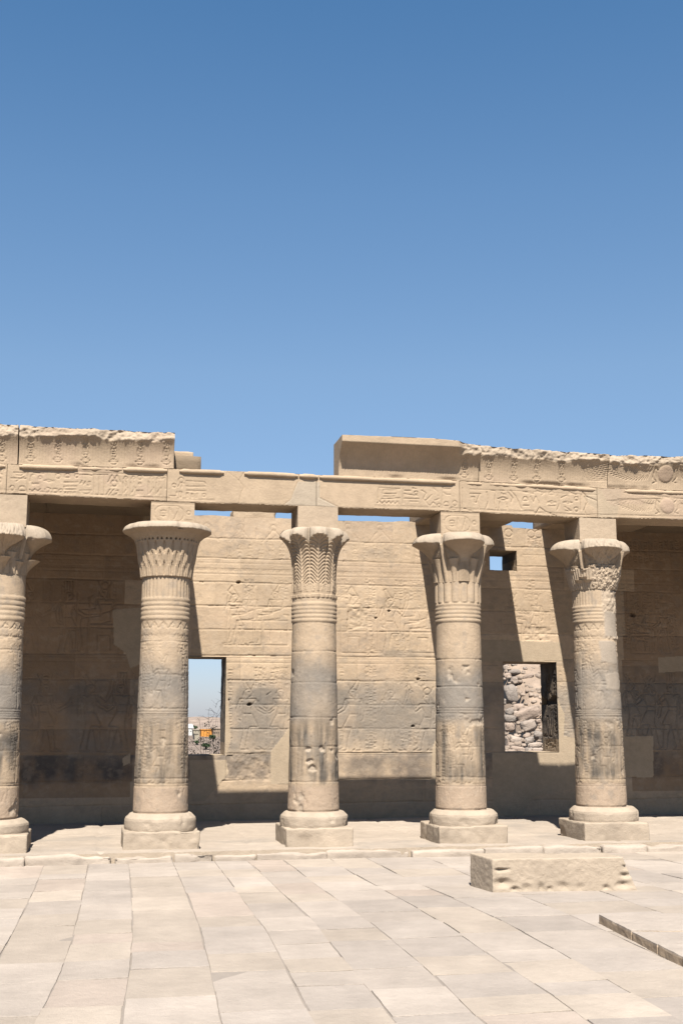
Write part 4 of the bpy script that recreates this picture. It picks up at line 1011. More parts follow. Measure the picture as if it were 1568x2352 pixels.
# cavetto cornice blocks
def cornice(xa, xb, top_px, broken, label=None, seed=1, art=None, mat=None, cut_left=0):
    """top_px: list of (photo x, photo y) of the upper edge; broken(x) 0..1 says how far the projecting lip is gone"""
    x0, x1 = econv(xa, 1060)[0] + .003, econv(xb, 1060)[0] - .003
    tp = np.array([at(px, py, YF - .22) for px, py in top_px]); 
    zlo = min(ztopf(x0), ztopf(x1)) - .01; zhi = tp[:, 2].max() + .06
    s = Sheet(x0, x1, zlo, zhi, .0115, SAND, econv)
    U, V = s.U, s.V
    bot = ztopf(s.u) + .003; topz = np.interp(s.u, tp[:, 0], tp[:, 2]) + (.010 if seed == 7 else .034) * fbm(s.u, seed, 0, 3.5, 5, seed, .6)
    Hh = .565                                                   # full height of the cornice
    v = np.clip((V - bot[None, :]) / Hh, 0, 1.2)
    ov = .27 if seed == 7 else .165
    over = ov * np.clip(v / .83, 0, 1) ** 2.6
    lip = sstep(.825, .84, v) * .012
    full = over + lip
    flutes = .008 * (np.abs(np.sin(U * math.pi / .042)) ** .5 - .7) * (v < .82) * (v > .06)
    br = np.clip(broken(U), 0, 1)
    nb = fbm(U * .7, seed, V * 1.6, 4.5, 5, seed + 3, .55); nb2 = fbm(U, seed, V, 9, 4, seed + 4)
    edge = .69 + .13 * fbm(s.u, seed, 0, 1.7, 4, seed + 8)[None, :]          # where the break starts
    bm = sstep(edge - .02, edge + .03, v) * br
    brok = np.minimum(full, ov * np.clip(edge / .83, 0, 1) ** 2.6 + .020 - .10 * np.clip(v - edge, 0, 1)) + .045 * nb + .040 * (.35 - np.abs(nb2) * 1.6) + .012 * fbm(U, seed, V, 24, 3, seed + 6)
    s.H = np.zeros(U.shape)
    if art: art(s)
    rel = s.H + flutes * (s.H == 0)
    H = np.where(bm > 0, full * (1 - bm) + brok * bm, full) + rel * (1 - bm) + .003 * fbm(U, 0, V, 5, 3, seed)
    low = (1 - sstep(.0, .12, v)) * sstep(-.1, .5, fbm(U, seed, 0, 2.5, 3, seed + 12)); H -= .035 * low      # bitten lower edge
    s.H = H
    s.K = s.K * (1 + .06 * fbm(U, seed, V, 2, 4, seed))[..., None]
    s.K = mixc(s.K, bm * .7, PALE * 1.0); s.K = mixc(s.K, .25 * sstep(.1, .5, fbm(U, seed, V, 1.5, 3, seed + 2)), PINK)
    P = s.points(YF)
    P[..., 2] = np.clip(P[..., 2], bot[None, :], topz[None, :])
    g = Geo(); solid(g, P, YB - (.26 if seed == 7 else .05), s.K)
    o = g.build('cornice_block', mat or M_STONE, ent)
    if label: o['label'] = label
    return o
def cart(s, px, py, w=9, h=22, seed=0):
    """upright cartouche with feathers above and a basket below"""
    rnd = np.random.RandomState(seed)
    (x, z) = econv(px, py); sc_ = .0062
    s.ell(x, z, .042, .095, .010, .012, True, 16)
    for q in (-.05, -.015, .02, .055): s.glyph(x - .028, z + q - .015, .056, .03, .012, .008, rnd)
    s.line([(x - .04, z - .105), (x + .04, z - .105)], .010, .012, True)
    s.line([(x - .035, z + .11), (x - .02, z + .17), (x, z + .12), (x + .02, z + .17), (x + .035, z + .11), (x - .035, z + .11)], .009, .012, True)
    s.line([(x - .065, z - .13), (x + .065, z - .13), (x + .045, z - .16), (x, z - .175), (x - .045, z - .16), (x - .065, z - .13)], .010, .012, True)
def ca_left(s):
    for k, (zx, zy) in enumerate(((243, 290), (457, 300), (675, 305), (893, 318), (1100, 320), (1305, 320))): x, y = Z4(zx, zy); cart(s, x, y, seed=k)
def ca_a(s):
    for k, zx in enumerate((20, -190)): x, y = Z4(zx, 290); cart(s, x, y, seed=k + 8)
def ca_r0(s):
    for k, (zx, zy) in enumerate(((92, 450),)): x, y = Z3(zx, zy); cart(s, x, y, seed=k + 20)
def ca_r(s):
    for k, (zx, zy) in enumerate(((257, 465), (425, 470), (580, 475), (745, 480))): x, y = Z3(zx, zy); cart(s, x, y, seed=k + 30)
    for k in range(9): s.line([Z3(860, 425 + 6 * k), Z3(1060, 400 + 20 * k)], .009, .011) if False else s.line([Z3(875 + 5 * k, 470 + 9 * k), Z3(1050, 430 + 14 * k)], .009, .011)
def ca_w(s):
    wings(s, Z3, 1440, 503, 400, 80, 50)
    x, y = Z3(1440, 503); s.disc(x, y, 17.5, .034); o = s.H > .010; s.K = mixc(s.K, o * .5, PINK)
cornice(-320, 41, [(-320, 960), (0, 968), (20, 971), (41, 972)], lambda U: 1.0 + 0 * U, 'eroded cornice block at the far left edge with its lip broken away', 3, ca_a)
cornice(43, 400, [(43, 970), (80, 973), (150, 980), (240, 982), (290, 983), (340, 989), (400, 990)], lambda U: 1.0 + 0 * U, 'long cornice block with cartouches and a ragged broken lip', 5, ca_left)
xq = econv(1046, 1040)[0]
cornice(777, 1097, [(777, 1000), (840, 1003), (925, 1006), (1000, 1010), (1040, 1013), (1097, 1020)], lambda U: sstep(xq - .05, xq + .16, U), 'cornice block whose curved overhanging lip is still whole', 7, ca_r0)
cornice(1098, 1391, [(1098, 1020), (1180, 1026), (1260, 1031), (1330, 1035), (1391, 1040)], lambda U: 1.0 + 0 * U, 'cornice block with four cartouches and a broken reddish lip', 9, ca_r)
cornice(1392, 1760, [(1391, 1040), (1470, 1042), (1568, 1046), (1760, 1054)], lambda U: 1.0 + 0 * U, 'cornice block carved with a winged sun disc', 11, ca_w)
# rough block behind the end of the left cornice
g = Geo(); a = at(405, 1076, YB - .2); b = at(444, 1041, YB - .2)
rbox(g, boxc(a[0] - .3, b[0], YB - .3, YB + .35, a[2] + .0, b[2]), .006, .004, 6, .03, SAND, 12, chips=.008, amp2=.004)
g.build('backing_stone', M_ROUGH, ent, weld=True)

# ================================================================== PLATFORM, KERB, PAVEMENT
s = Sheet(-8.4, 15.5, 16.98, YW + .1, .05, PALE)
S = np.stack([s.U, s.V, -.004 + .016 * fbm(s.U, s.V, 0, 1.2, 5, 71) + .006 * fbm(s.U, s.V, 0, 7, 3, 72) + .03 * sstep(19.5, 21.5, s.V)], -1)
jr = np.random.RandomState(5)
for k in range(14):
    x = -5 + k * 1.25 + jr.uniform(-.3, .3); y = 17.0
    for q in range(4): s.line([(x, y), (x + jr.uniform(-.1, .1), y + 1.3)], .03, .02, True); y += 1.3
for y in (18.4, 19.7, 20.9): s.line([(x, y + .1 * math.sin(x * 1.3 + y)) for x in np.arange(-5.4, 12, .4)], .03, .018, True)
S[..., 2] += s.H
s.K = (PALE * .45 + PAVE * .55) * (1 + .12 * fbm(s.U, s.V, 0, .9, 4, 73))[..., None]; s.K = mixc(s.K, .5 * sstep(.15, .6, fbm(s.U, s.V, 0, 1.3, 4, 74)), GREY * 1.6)
g = Geo(); g.grid(S, s.K)
E = S[0]; E2 = E.copy(); E2[:, 2] = COURT - .1; g.grid(np.stack([E2, E]), PALE)
tag(g.build('platform', M_ROUGH), kind='structure')
# kerb stones along the platform edge
g = Geo(); x = -8.4; k = 0
while x < 15:
    w = jr.uniform(.5, 1.35); fy = 16.86 + jr.uniform(-.05, .06) ; tz = -.012 + jr.uniform(-.03, .006)
    if jr.rand() < .22: fy += .07; tz -= .025
    rbox(g, boxc(x + .002, x + w - .002, fy, 17.12 + jr.uniform(0, .2), COURT - .06, tz), .018, .035, 2.6, .03, (PALE * .4 + PAVE * .6) * jr.uniform(.90, 1.02), 80 + k, .14, chips=.07, amp2=.006)
    x += w; k += 1
tag(g.build('kerb', M_ROUGH, None, weld=True), kind='structure')

# pavement: curved joints measured on the ground, slabs between them
def gp(zx, zy): p = atz(zx * .5127, 1837.4 + zy * .5127, COURT); return p[0], p[1]
def gp8(zx, zy): p = atz(764.3 + zx * .5127, 1837.4 + zy * .5127, COURT); return p[0], p[1]
JL = [[gp(195, 300), gp(140, 440), gp(60, 600), gp(0, 690)], [gp(390, 290), gp(370, 470), gp(340, 620), gp(270, 790), gp(135, 1004)],
      [gp(570, 290), gp(600, 470), gp(605, 600), gp(590, 740), gp(525, 1000)], [gp(770, 283), gp(830, 400), gp(905, 560), gp(955, 800), gp(975, 1004)],
      [gp(955, 275), gp(1080, 430), gp(1220, 600), gp(1330, 860), gp(1395, 1004)], [gp(1110, 280), gp(1250, 400), gp(1440, 560), gp8(0, 650), gp8(190, 890), gp8(260, 990)],
      [gp(1265, 270), gp(1400, 370), gp8(0, 430), gp8(215, 570), gp8(440, 765), gp8(630, 980)],
      [gp(1450, 250), gp8(100, 340), gp8(330, 450), gp8(530, 560), gp8(750, 720), gp8(1010, 900), gp8(1130, 1004)],
      [gp8(150, 265), gp8(300, 345), gp8(530, 430), gp8(780, 540), gp8(1000, 665), gp8(1350, 880), gp8(1500, 970)]]
for q in JL: q.sort(key=lambda p: p[1])
ys = np.arange(2.0, 17.0, .25)
def jx(k):
    q = JL[k]; yq = [p[1] for p in q]; xq_ = [p[0] for p in q]
    out = np.interp(ys, yq, xq_)
    lin = np.polyval(np.polyfit(yq, xq_, 1), ys); inb = ys >= yq[0]; out = np.where(inb, .6 * out + .4 * lin, out); m = ys < yq[0]; sl = (xq_[1] - xq_[0]) / (yq[1] - yq[0]); out[m] = out[~m][0] + sl * .5 * (ys[m] - ys[~m][0]); return out
J = [jx(k) for k in range(len(JL))]
d0 = J[1] - J[0]
lefts = [J[0] - .78 * (k + 1) - .05 * math.sin(k * 2) for k in range(11)][::-1]
rights = []
cur = J[-1]
for k in range(14): cur = cur + (.80 + .12 * math.sin(k * 1.7)) + .05 * np.sin(ys * .5 + k); rights.append(cur)
JJ = lefts + J + rights
PG = Geo(); pr_ = np.random.RandomState(12)
blk = [atz(1131.9, 2050.2, COURT), atz(1464, 2044, COURT)]
for k in range(len(JJ) - 1):
    y = 2.0 + pr_.uniform(0, .5)
    while y < 16.9:
        L_ = pr_.uniform(.42, 1.05); y1 = min(y + L_, 16.93)
        if y1 - y < .12: break
        n = max(3, int((y1 - y) / .12)); yy = np.linspace(y + pr_.uniform(.002, .009), y1 - pr_.uniform(.002, .009), n)
        xa = np.interp(yy, ys, JJ[k]) + .0032; xb = np.interp(yy, ys, JJ[k + 1]) - .0032
        sk = pr_.uniform(-.03, .03)
        wobA = .0035 * vn(yy * 7, k, 3, 4); wobB = .0035 * vn(yy * 7, k, 9, 4)
        sh_ = pr_.uniform(-.009, .009); xa = xa + wobA + sh_ + pr_.uniform(0, .004); xb = xb - wobB + sh_ * .6 - pr_.uniform(0, .004); sk2 = 0
        nx = 7; tx = np.linspace(0, 1, nx)
        Xg = xa[:, None] * (1 - tx) + xb[:, None] * tx; Yg = yy[:, None] + sk * (tx - .5)[None, :] + 0 * Xg
        hz = COURT + pr_.uniform(-.003, .003); tiltx, tilty = pr_.uniform(-.006, .006, 2)
        Zg = hz + tiltx * (tx - .5)[None, :] + tilty * np.linspace(-.5, .5, n)[:, None] + .004 * fbm(Xg, Yg, 0, 2.0, 3, 5)
        col = PAVE * (1 + pr_.uniform(-.11, .07)); u_ = pr_.rand()
        if u_ < .22: col = col * np.array((.975, .98, .99)) * .97
        elif u_ < .45: col = col * np.array((1.01, .995, .96))
        elif u_ < .6: col = col * np.array((1.0, .965, .945))
        T_ = np.stack([Xg, Yg, Zg], -1)
        # top with a worn arris and a skirt
        cen = T_.mean((0, 1)); 
        ringi = np.concatenate([T_[0, :], T_[1:, -1], T_[-1, -2::-1], T_[-2:0:-1, 0]])
        low = ringi.copy(); low[:, 2] = COURT - .06
        mid = ringi.copy(); mid[:, :2] += (mid[:, :2] - cen[:2]) / np.linalg.norm(mid[:, :2] - cen[:2], axis=1)[:, None] * .0015; mid[:, 2] -= .004
        cv = col * (1 + .13 * fbm(Xg, Yg, k, 2.6, 3, 8))[..., None]
        PG.grid(T_, cv); PG.grid(np.stack([mid, ringi]), col, wrap=True); PG.grid(np.stack([low, mid]), col * .95, wrap=True)
        y = y1
tag(PG.build('pavement', M_PAVE, None, smooth=False), kind='structure')
# sandy bed that shows in the joints
g = Geo(); xs = np.arange(-14, 22, .5); yb_ = np.arange(-12, 17.5, .5); A, B = np.meshgrid(xs, yb_)
g.grid(np.stack([A, B, np.full(A.shape, COURT - .006)], -1), PAVE * .72); tag(g.build('courtyard_ground', M_PAVE), kind='structure')

# raised strip of paving at the right
def gq(x, y, z): return atz(x, y, z)
ZT = COURT + .085
A0 = gq(1373, 2099, ZT); A1 = gq(1568, 2197, ZT); B0 = gq(1474, 2086, ZT)
dirv = np.array((A1[0] - A0[0], A1[1] - A0[1])); dirv /= np.linalg.norm(dirv); wv = np.array((B0[0] - A0[0], B0[1] - A0[1])); wl_ = max(.55, np.linalg.norm(wv)); wv = np.array((-dirv[1], dirv[0])) 
if wv[0] < 0: wv = -wv
st = np.array(A0[:2]); lens = (.92, .62, 1.0, .8, .9, 1.0); pos = 0
labels = ['long raised paving slab at the far end of the row by the right edge', 'second raised paving slab from the far end, with a notch in its edge', 'third raised paving slab, cut off by the right photo edge',
          'raised paving slab', 'raised paving slab', 'raised paving slab']
for k, L_ in enumerate(lens[:3]):
    p0 = st + dirv * (pos + .008); p1 = st + dirv * (pos + L_ - .008); w = .80 + .03 * (k % 2)
    c4 = [p1, p1 + wv * w, p0 + wv * w, p0]
    zt = ZT - .006 * (k % 2)
    g = Geo(); rbox(g, [(c[0], c[1], COURT - .05) for c in c4] + [(c[0], c[1], zt) for c in c4], .005, .004, 4, .03, PAVE * (1.0 - .03 * (k % 2)), 300 + k, .06, chips=.012, amp2=.003)
    for v_, c_ in zip(g.v, g.c): c_[:] = np.where((v_[:, 2] < zt - .022)[:, None], SAND * 1.25, c_)
    tag(g.build('raised_slab', M_PAVE, None, smooth=False, weld=True), labels[k], 'paving slab', 'raised row of paving slabs at the right'); pos += L_

# loose ashlar block in the court
FL, FR, BL = atz(1131.9, 2050.2, COURT), atz(1464, 2044, COURT), atz(1079.6, 2034.8, COURT)
BR = (FR[0] + (BL[0] - FL[0]) + .06, BL[1] + (FR[1] - FL[1]), COURT)
zt = at(1129.3, 1973.3, FL[1])[2]
cr = [FL, FR, BR, BL] + [(FL[0], FL[1] + .01, zt), (FR[0] - .16, FR[1] + .02, zt), (BR[0] - .10, BR[1], zt - .01), (BL[0], BL[1], zt + .01)]
cr = [(c[0], c[1], c[2] - (.02 if c[2] == COURT else 0)) for c in cr]
g = Geo(); rbox(g, cr, .010, .004, 5, .012, PALE * 1.0, 400, .05, chips=.018, amp2=.005)
# claw and pry hollows on its face
v = np.concatenate(g.v); n0 = 0
out = []
for arr in g.v:
    f_ = (arr[:, 1] < FL[1] + .10)
    for (tx, tz, rx, rz, dp) in ((.05, .24, .05, .02, .05), (.09, .245, .05, .018, .03), (.07, .10, .09, .05, .05), (.15, .03, .05, .035, .04), (.23, .04, .05, .05, .03), (.33, .04, .035, .06, .03), (.39, .03, .03, .03, .03), (.49, .05, .06, .05, .03),
                                 (.60, .04, .04, .05, .02), (.78, .03, .04, .03, .03), (.90, .06, .07, .04, .04), (.92, .16, .06, .03, .04), (.93, .26, .04, .015, .04), (.93, .235, .04, .012, .03)):
        cx_ = FL[0] + (FR[0] - FL[0]) * tx; q = np.hypot((arr[:, 0] - cx_) / (rx * 1.5), (arr[:, 2] - COURT - tz) / (rz * 1.25))
        arr[:, 1] += f_ * dp * 1.0 * np.clip(1 - q, 0, 1) ** 1.1
tag(g.build('stone_block', M_ROUGH, None, weld=True), 'long loose ashlar block with gouged front face lying on the pavement before the rightmost columns', 'stone block')

# ================================================================== OUTSIDE: ground, river, far bank, town, boulder hill
g = Geo()
xs = np.concatenate([-np.geomspace(3000, 30, 30), np.linspace(-28, 40, 35), np.geomspace(45, 3000, 30)]); yo = np.concatenate([[22.6], np.linspace(23, 60, 20), np.geomspace(65, 4000, 60)])
A, B = np.meshgrid(xs, yo)
Zt = -1.2 - 6.0 * sstep(26, 60, B) + 1.5 * sstep(290, 330, B) + 0.6 * fbm(A, B, 0, .05, 4, 3) * sstep(30, 60, B)
Zt += 5.2 * sstep(640, 1200, B) + 6 * fbm(A, B, 0, .004, 4, 5) * sstep(620, 1100, B)
Zt += 3.0 * fbm(A, B, 0, .015, 5, 9) * sstep(330, 380, B) * (1 - sstep(520, 600, B))
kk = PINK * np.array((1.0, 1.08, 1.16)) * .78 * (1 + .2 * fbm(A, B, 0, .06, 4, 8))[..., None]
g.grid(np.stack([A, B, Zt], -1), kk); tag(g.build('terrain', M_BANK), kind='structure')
g = Geo(); g.grid(np.stack(np.meshgrid(np.linspace(-3000, 3000, 5), np.linspace(30, 420, 5)) + [np.full((5, 5), -6.9)], -1), (.05, .09, .11))
wm = flat_mat('river_water', (.05, .09, .11), .15); tag(g.build('river', wm), kind='structure')
g = Geo(); g.grid(np.stack(np.meshgrid(np.linspace(-3000, 3000, 5), np.array((-3000., -12.))) + [np.full((2, 5), COURT - .02)], -1), PAVE * .45)
for a, b in ((-3000, -14), (22, 3000)): g.grid(np.stack(np.meshgrid(np.array((a, b), float), np.linspace(-12, 22.5, 4)) + [np.full((4, 2), COURT - .03)], -1), PAVE * .5)
tag(g.build('ground', M_PAVE), kind='structure')

# boulder hill seen through the right window
s = Sheet(17, 50, 42, 95, .45, PINK)
def hillz(x, y):
    x = np.asarray(x, float); y = np.asarray(y, float)
    return -1.5 + .42 * np.clip(y - 44, 0, 12) + .13 * (y - 44) + .5 * fbm(x, y, 0, .2, 5, 3) + .25 * fbm(x, y, 0, .9, 3, 4)
Zh = hillz(s.U, s.V) * sstep(17, 19, s.U) - 7 * (1 - sstep(17, 19, s.U))
g = Geo(); kk = (np.array((.235, .18, .138)))[None, None] * (1 + .15 * fbm(s.U, s.V, 0, .5, 4, 5))[..., None]
g.grid(np.stack([s.U, s.V, Zh], -1), kk); tag(g.build('hillside', M_ROCK), kind='structure')
def boulder(name, cx, cy_, cz, rx, ry, rz, seed, col, label, rot=0, tilt=0, parent=None, geo=None, group='boulders on the hillside beyond the window', sub=22):
    th = np.linspace(0, 2 * math.pi, sub * 2, endpoint=False); ph = np.linspace(0.0001, math.pi - .0001, sub)
    Tt, Pp = np.meshgrid(th, ph)
    D = np.stack([np.sin(Pp) * np.cos(Tt), np.sin(Pp) * np.sin(Tt), np.cos(Pp)], -1)
    D = np.sign(D) * np.abs(D) ** (.55 + .3 * ((seed * 7) % 10) / 10)
    rr = 1 + .34 * fbm(D[..., 0] + seed, D[..., 1], D[..., 2], 1.3, 3, seed) + .05 * fbm(D[..., 0], D[..., 1] + seed, D[..., 2], 5, 3, seed)
    Q = D * rr[..., None] * np.array((rx, ry, rz))
    c_, s_ = math.cos(tilt), math.sin(tilt); Q = np.stack([Q[..., 0] * c_ - Q[..., 2] * s_, Q[..., 1], Q[..., 0] * s_ + Q[..., 2] * c_], -1)
    c_, s_ = math.cos(rot), math.sin(rot); Q = np.stack([Q[..., 0] * c_ - Q[..., 1] * s_, Q[..., 0] * s_ + Q[..., 1] * c_, Q[..., 2]], -1)
    Q += np.array((cx, cy_, cz))
    g = geo or Geo(); g.grid(Q, np.asarray(col) * (1 + .12 * fbm(Q[..., 0], Q[..., 1], Q[..., 2], .8, 3, seed))[..., None], wrap=True, flip=True)
    if geo is None: return tag(g.build(name, M_ROCK), label, 'boulder', group)
def W7(x, y): return 1125.4 + x * .13184, 1492.9 + y * .13184      # (1960,2600)-(2320,3040) zoom -> photo px
def on_hill(px, py):
    """walk the sight line until it meets the hillside"""
    a, b, c = ray(px, py); t = 40.0 / b
    for _ in range(400):
        if EYE + c * t < float(hillz(a * t, b * t)): break
        t += .12 / b
    return a * t, b * t, EYE + c * t
BD = [  # x, y, half width, half height (zoom px), tilt, colour shift, label
 (640, 1125, 255, 105, .36, 'largest tilted boulder, a long flat-topped slab'), (345, 1195, 110, 60, -.1, 'boulder wedged against the left side of the biggest slab'),
 (660, 1320, 130, 90, .25, 'rounded grey boulder just under the biggest slab'), (330, 1345, 90, 75, 0, 'pale boulder cut by the window left edge below the slab'),
 (820, 1490, 80, 70, -.6, 'upright oblong boulder near the right jamb'), (440, 1585, 115, 75, -.1, 'broad brown boulder low at the left'),
 (630, 1500, 65, 40, .1, 'small round boulder in the middle of the heap'), (670, 1575, 95, 50, .2, 'wide low boulder right of the broad brown one'),
 (780, 1655, 140, 45, .12, 'long narrow boulder above the sill'), (470, 1730, 125, 50, -.2, 'white streaked boulder resting at the sill'),
 (665, 1745, 70, 40, 0, 'small pale boulder at the sill centre'), (830, 1745, 95, 40, .05, 'tan boulder at the sill right corner'), (300, 1600, 30, 90, 0, 'narrow boulder at the lower left window edge'),
 (340, 770, 110, 150, .3, 'tall angular grey rock halfway up the slope'), (430, 690, 45, 50, .1, 'white stone stuck to the angular grey rock'), (480, 1000, 100, 60, .2, 'smooth grey rock above the biggest slab'),
 (330, 1080, 70, 60, .4, 'rough pinkish rock at the left above the slab'), (430, 1095, 60, 35, .2, 'little white rock above the slab'), (660, 465, 95, 45, .35, 'flat tipped rock high on the slope'),
 (420, 385, 110, 45, .1, 'layered rock ledge near the window top'), (270, 320, 60, 50, 0, 'pale rock at the top left corner'), (260, 235, 60, 45, 0, 'rock cut by the lintel at top left'), (410, 240, 50, 35, .1, 'small bright rock beneath the lintel'),
 (420, 530, 60, 55, -.3, 'blocky rock above the angular grey one'), (300, 440, 70, 45, .1, 'dark creviced rock on the upper left'), (230, 900, 40, 50, 0, 'white rock seen in the notch of the left jamb'), (920, 930, 60, 40, .2, 'whitish rock showing in the notch of the right jamb'),
 (840, 1240, 45, 38, 0, 'pink stone right of the rounded grey boulder'), (600, 320, 35, 25, 0, 'small cracked rock below the lintel, right of centre')]
for k, (x, y, rw, rh, tl, lb) in enumerate(BD):
    px, py = W7(x, y); p = on_hill(px, py + rh * .13184 * .5); m = mpp(p[0], p[1], p[2])
    rw_, rh_ = rw * .13184 * m, rh * .13184 * m * 1.05
    zc_ = at(px, py, p[1])[2]
    col = np.array(((.22, .172, .138), (.185, .158, .136), (.25, .205, .17))[k % 3]) * (1.12 if 'white' in lb or 'pale' in lb or 'bright' in lb else 1)
    boulder('boulder', p[0], p[1], zc_, rw_, rh_ * 1.1, rh_, 500 + k * 3, col, lb[0].lower() + lb[1:] + ', seen through the right window', tilt=tl)
rb_ = np.random.RandomState(4); g = Geo()
for k in range(200):
    x, y = rb_.uniform(230, 930), 1780 - 1500 * rb_.rand() ** 1.5; px, py = W7(x, y); p = on_hill(px, py); r_s = rb_.uniform(.03, .12) * (1.8 if rb_.rand() < .1 else 1)
    boulder('', p[0], p[1], p[2], r_s, r_s, r_s * .7, k, np.array((.22, .175, .14)) * rb_.uniform(.85, 1.1), '', rot=rb_.rand() * 3, geo=g, sub=7)
tag(g.build('rubble', M_ROCK), kind='stuff')

# town on the far bank, seen through the left window
def W6(x, y): return 419.2 + x * .11226, 1492.9 + y * .11226       # (730,2600)-(930,3060) zoom
M_WHITE = flat_mat('whitewash', (.36, .36, .35)); M_BEIGE = flat_mat('beige_plaster', (.22, .195, .15)); M_ORANGE = flat_mat('orange_plaster', (.36, .16, .035)); M_BROWN = flat_mat('brown_plaster', (.18, .14, .105)); M_DARK = flat_mat('dark_opening', (.04, .035, .03))
def pbox(g, x0, x1, y0, y1, z0, z1): rbox(g, boxc(x0, x1, y0, y1, z0, z1), .02, 0, 1, 50, SAND, 1)
def house(name, zx0, zx1, zy0, zy1, Y, mat, label, wins, parapet=True):
    xa, zt_ = at(*W6(zx0, zy0), Y)[0], at(*W6((zx0 + zx1) / 2, zy0), Y)[2]; xb = at(*W6(zx1, zy0), Y)[0]; zb_ = at(*W6(zx0, zy1), Y)[2]
    e = empty(name, ((xa + xb) / 2, Y, zb_), label, 'house', 'houses of the town across the river')
    g = Geo(); pbox(g, xa, xb, Y, Y + 9, zb_ - 1.5, zt_); g.build('wall', mat, e, smooth=False)
    g = Geo(); 
    if parapet: pbox(g, xa - .3, xb + .3, Y - .3, Y + 9.3, zt_ + .003, zt_ + .35)
    else: g.add([(xa - .4, Y - .4, zt_), (xb + .4, Y - .4, zt_), (xb + .4, Y + 9.4, zt_), (xa - .4, Y + 9.4, zt_), ((xa + xb) / 2 - 2, Y + 4.5, zt_ + 2.2), ((xa + xb) / 2 + 2, Y + 4.5, zt_ + 2.2)], [[[0, 1, 5, 4], [2, 3, 4, 5]], [[1, 2, 5], [3, 0, 4]]], SAND)
    g.build('roof', mat, e, smooth=False)
    for (wx, wy, ww, wh) in wins:
        a_ = at(*W6(wx, wy), Y); b_ = at(*W6(wx + ww, wy + wh), Y); g = Geo(); pbox(g, a_[0], b_[0], Y - .06, Y + .1, b_[2], a_[2]); g.build('window', M_DARK, e, smooth=False)
house('white_house', 60, 215, 1600, 1690, 640, M_WHITE, 'white house with a low pitched roof at the left of the town', [(110, 1650, 18, 22), (165, 1655, 18, 22)], False)
house('beige_house', 228, 372, 1640, 1705, 620, M_BEIGE, 'beige flat roofed house between the white house and the orange one', [(265, 1665, 14, 18), (322, 1662, 14, 22)])
house('orange_house', 385, 632, 1635, 1712, 600, M_ORANGE, 'bright orange flat roofed house behind the bare twigs', [(515, 1680, 16, 26), (590, 1650, 18, 18), (450, 1655, 14, 16)])
house('brown_house', 636, 780, 1620, 1712, 590, M_BROWN, 'brown flat roofed house with three dark windows beside the orange one', [(640, 1678, 26, 32), (685, 1678, 24, 32), (725, 1678, 22, 30)])
house('beige_house', 250, 330, 1715, 1790, 520, M_BEIGE, 'small beige house below and in front of the flat roofed one', [(275, 1740, 12, 16)])
e_ = at(*W6(315, 1530), 1150); g = Geo(); zt_ = at(*W6(315, 1515), 1150)[2]
hx = e_[0]; 
e = empty('watch_tower', (hx, 1150, e_[2] - 6), 'small brown ruined tower on the far hill crest', 'tower')
g = Geo(); pbox(g, hx - 3.5, hx + 3.5, 1150, 1156, e_[2] - 9, e_[2] + 1); g.build('base', M_BROWN, e, smooth=False)
g = Geo(); pbox(g, hx - 1.5, hx + 1.5, 1151, 1155, e_[2] + 1.003, zt_ + 1.5); g.build('turret', M_BROWN, e, smooth=False)
# hill crest
g = Geo(); xs = np.linspace(-250, 500, 150); prof = -4 + 8.5 * np.exp(-((xs - hx) / 55) ** 2) + 2.0 * fbm(xs, 0, 0, .02, 4, 3) + 2.5
rows = [np.stack([xs, np.full(150, yy_), -7 + (prof + 7) * w_], -1) for yy_, w_ in ((1000, 0), (1060, .45), (1110, .8), (1150, 1), (1200, .9), (1300, 0))]
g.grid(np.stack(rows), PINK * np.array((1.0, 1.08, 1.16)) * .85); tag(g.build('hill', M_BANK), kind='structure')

def leaf_mat(name, col):
    m = flat_mat(name, col, .7); return m
M_LEAF = leaf_mat('tree_leaves', (.035, .055, .025)); M_TWIG = flat_mat('dry_twig', (.10, .075, .06)); M_SLEAF = leaf_mat('shrub_leaves', (.045, .075, .03))
def leaves(g, centres, n, spread, size, rnd):
    c = centres[rnd.randint(len(centres), size=n)] + rnd.normal(size=(n, 3)) * spread
    a = rnd.normal(size=(n, 3)); a /= np.linalg.norm(a, axis=1)[:, None]; b = np.cross(a, rnd.normal(size=(n, 3))); b /= np.linalg.norm(b, axis=1)[:, None]
    sz = size * rnd.uniform(.6, 1.4, (n, 1)); V4 = np.stack([c - a * sz, c + b * sz * .45, c + a * sz, c - b * sz * .45], 1).reshape(-1, 3)
    g.add(V4, [np.arange(n * 4).reshape(-1, 4)], SAND)
def tree(zx, zy0, zy1, Y, w, label, seed):
    rnd = np.random.RandomState(seed); p = at(*W6(zx, zy1), Y); t = at(*W6(zx, zy0), Y); h = t[2] - p[2]; m = mpp(*p) * .11226
    e = empty('tree', (p[0], Y, p[2] - 1), label, 'tree', 'trees of the town across the river')
    g = Geo(); tube(g, [(p[0], Y, p[2] - 1), (p[0] + .1, Y, p[2] + h * .3), (p[0], Y, p[2] + h * .7)], [.35, .25, .1], BLACK, 7); 
    for k in range(4): tube(g, [(p[0], Y, p[2] + h * .3), (p[0] + rnd.uniform(-1, 1) * w * m * .5, Y + rnd.uniform(-1, 1), p[2] + h * .7)], [.15, .05], BLACK, 5)
    g.build('trunk', M_TWIG, e)
    cs = np.stack([p[0] + rnd.uniform(-1, 1, 14) * w * m, Y + rnd.uniform(-2, 2, 14), p[2] + h * rnd.uniform(.45, .9, 14)], -1)
    g = Geo(); leaves(g, cs, 900, np.array((w * m * .18, 1.0, h * .12)), .38, rnd); g.build('crown', M_LEAF, e, smooth=False)
tree(150, 1535, 1620, 700, 45, 'dark green tree on the skyline behind the white house', 1); tree(245, 1555, 1630, 690, 60, 'broad dark tree behind the beige flat roofed house', 2)
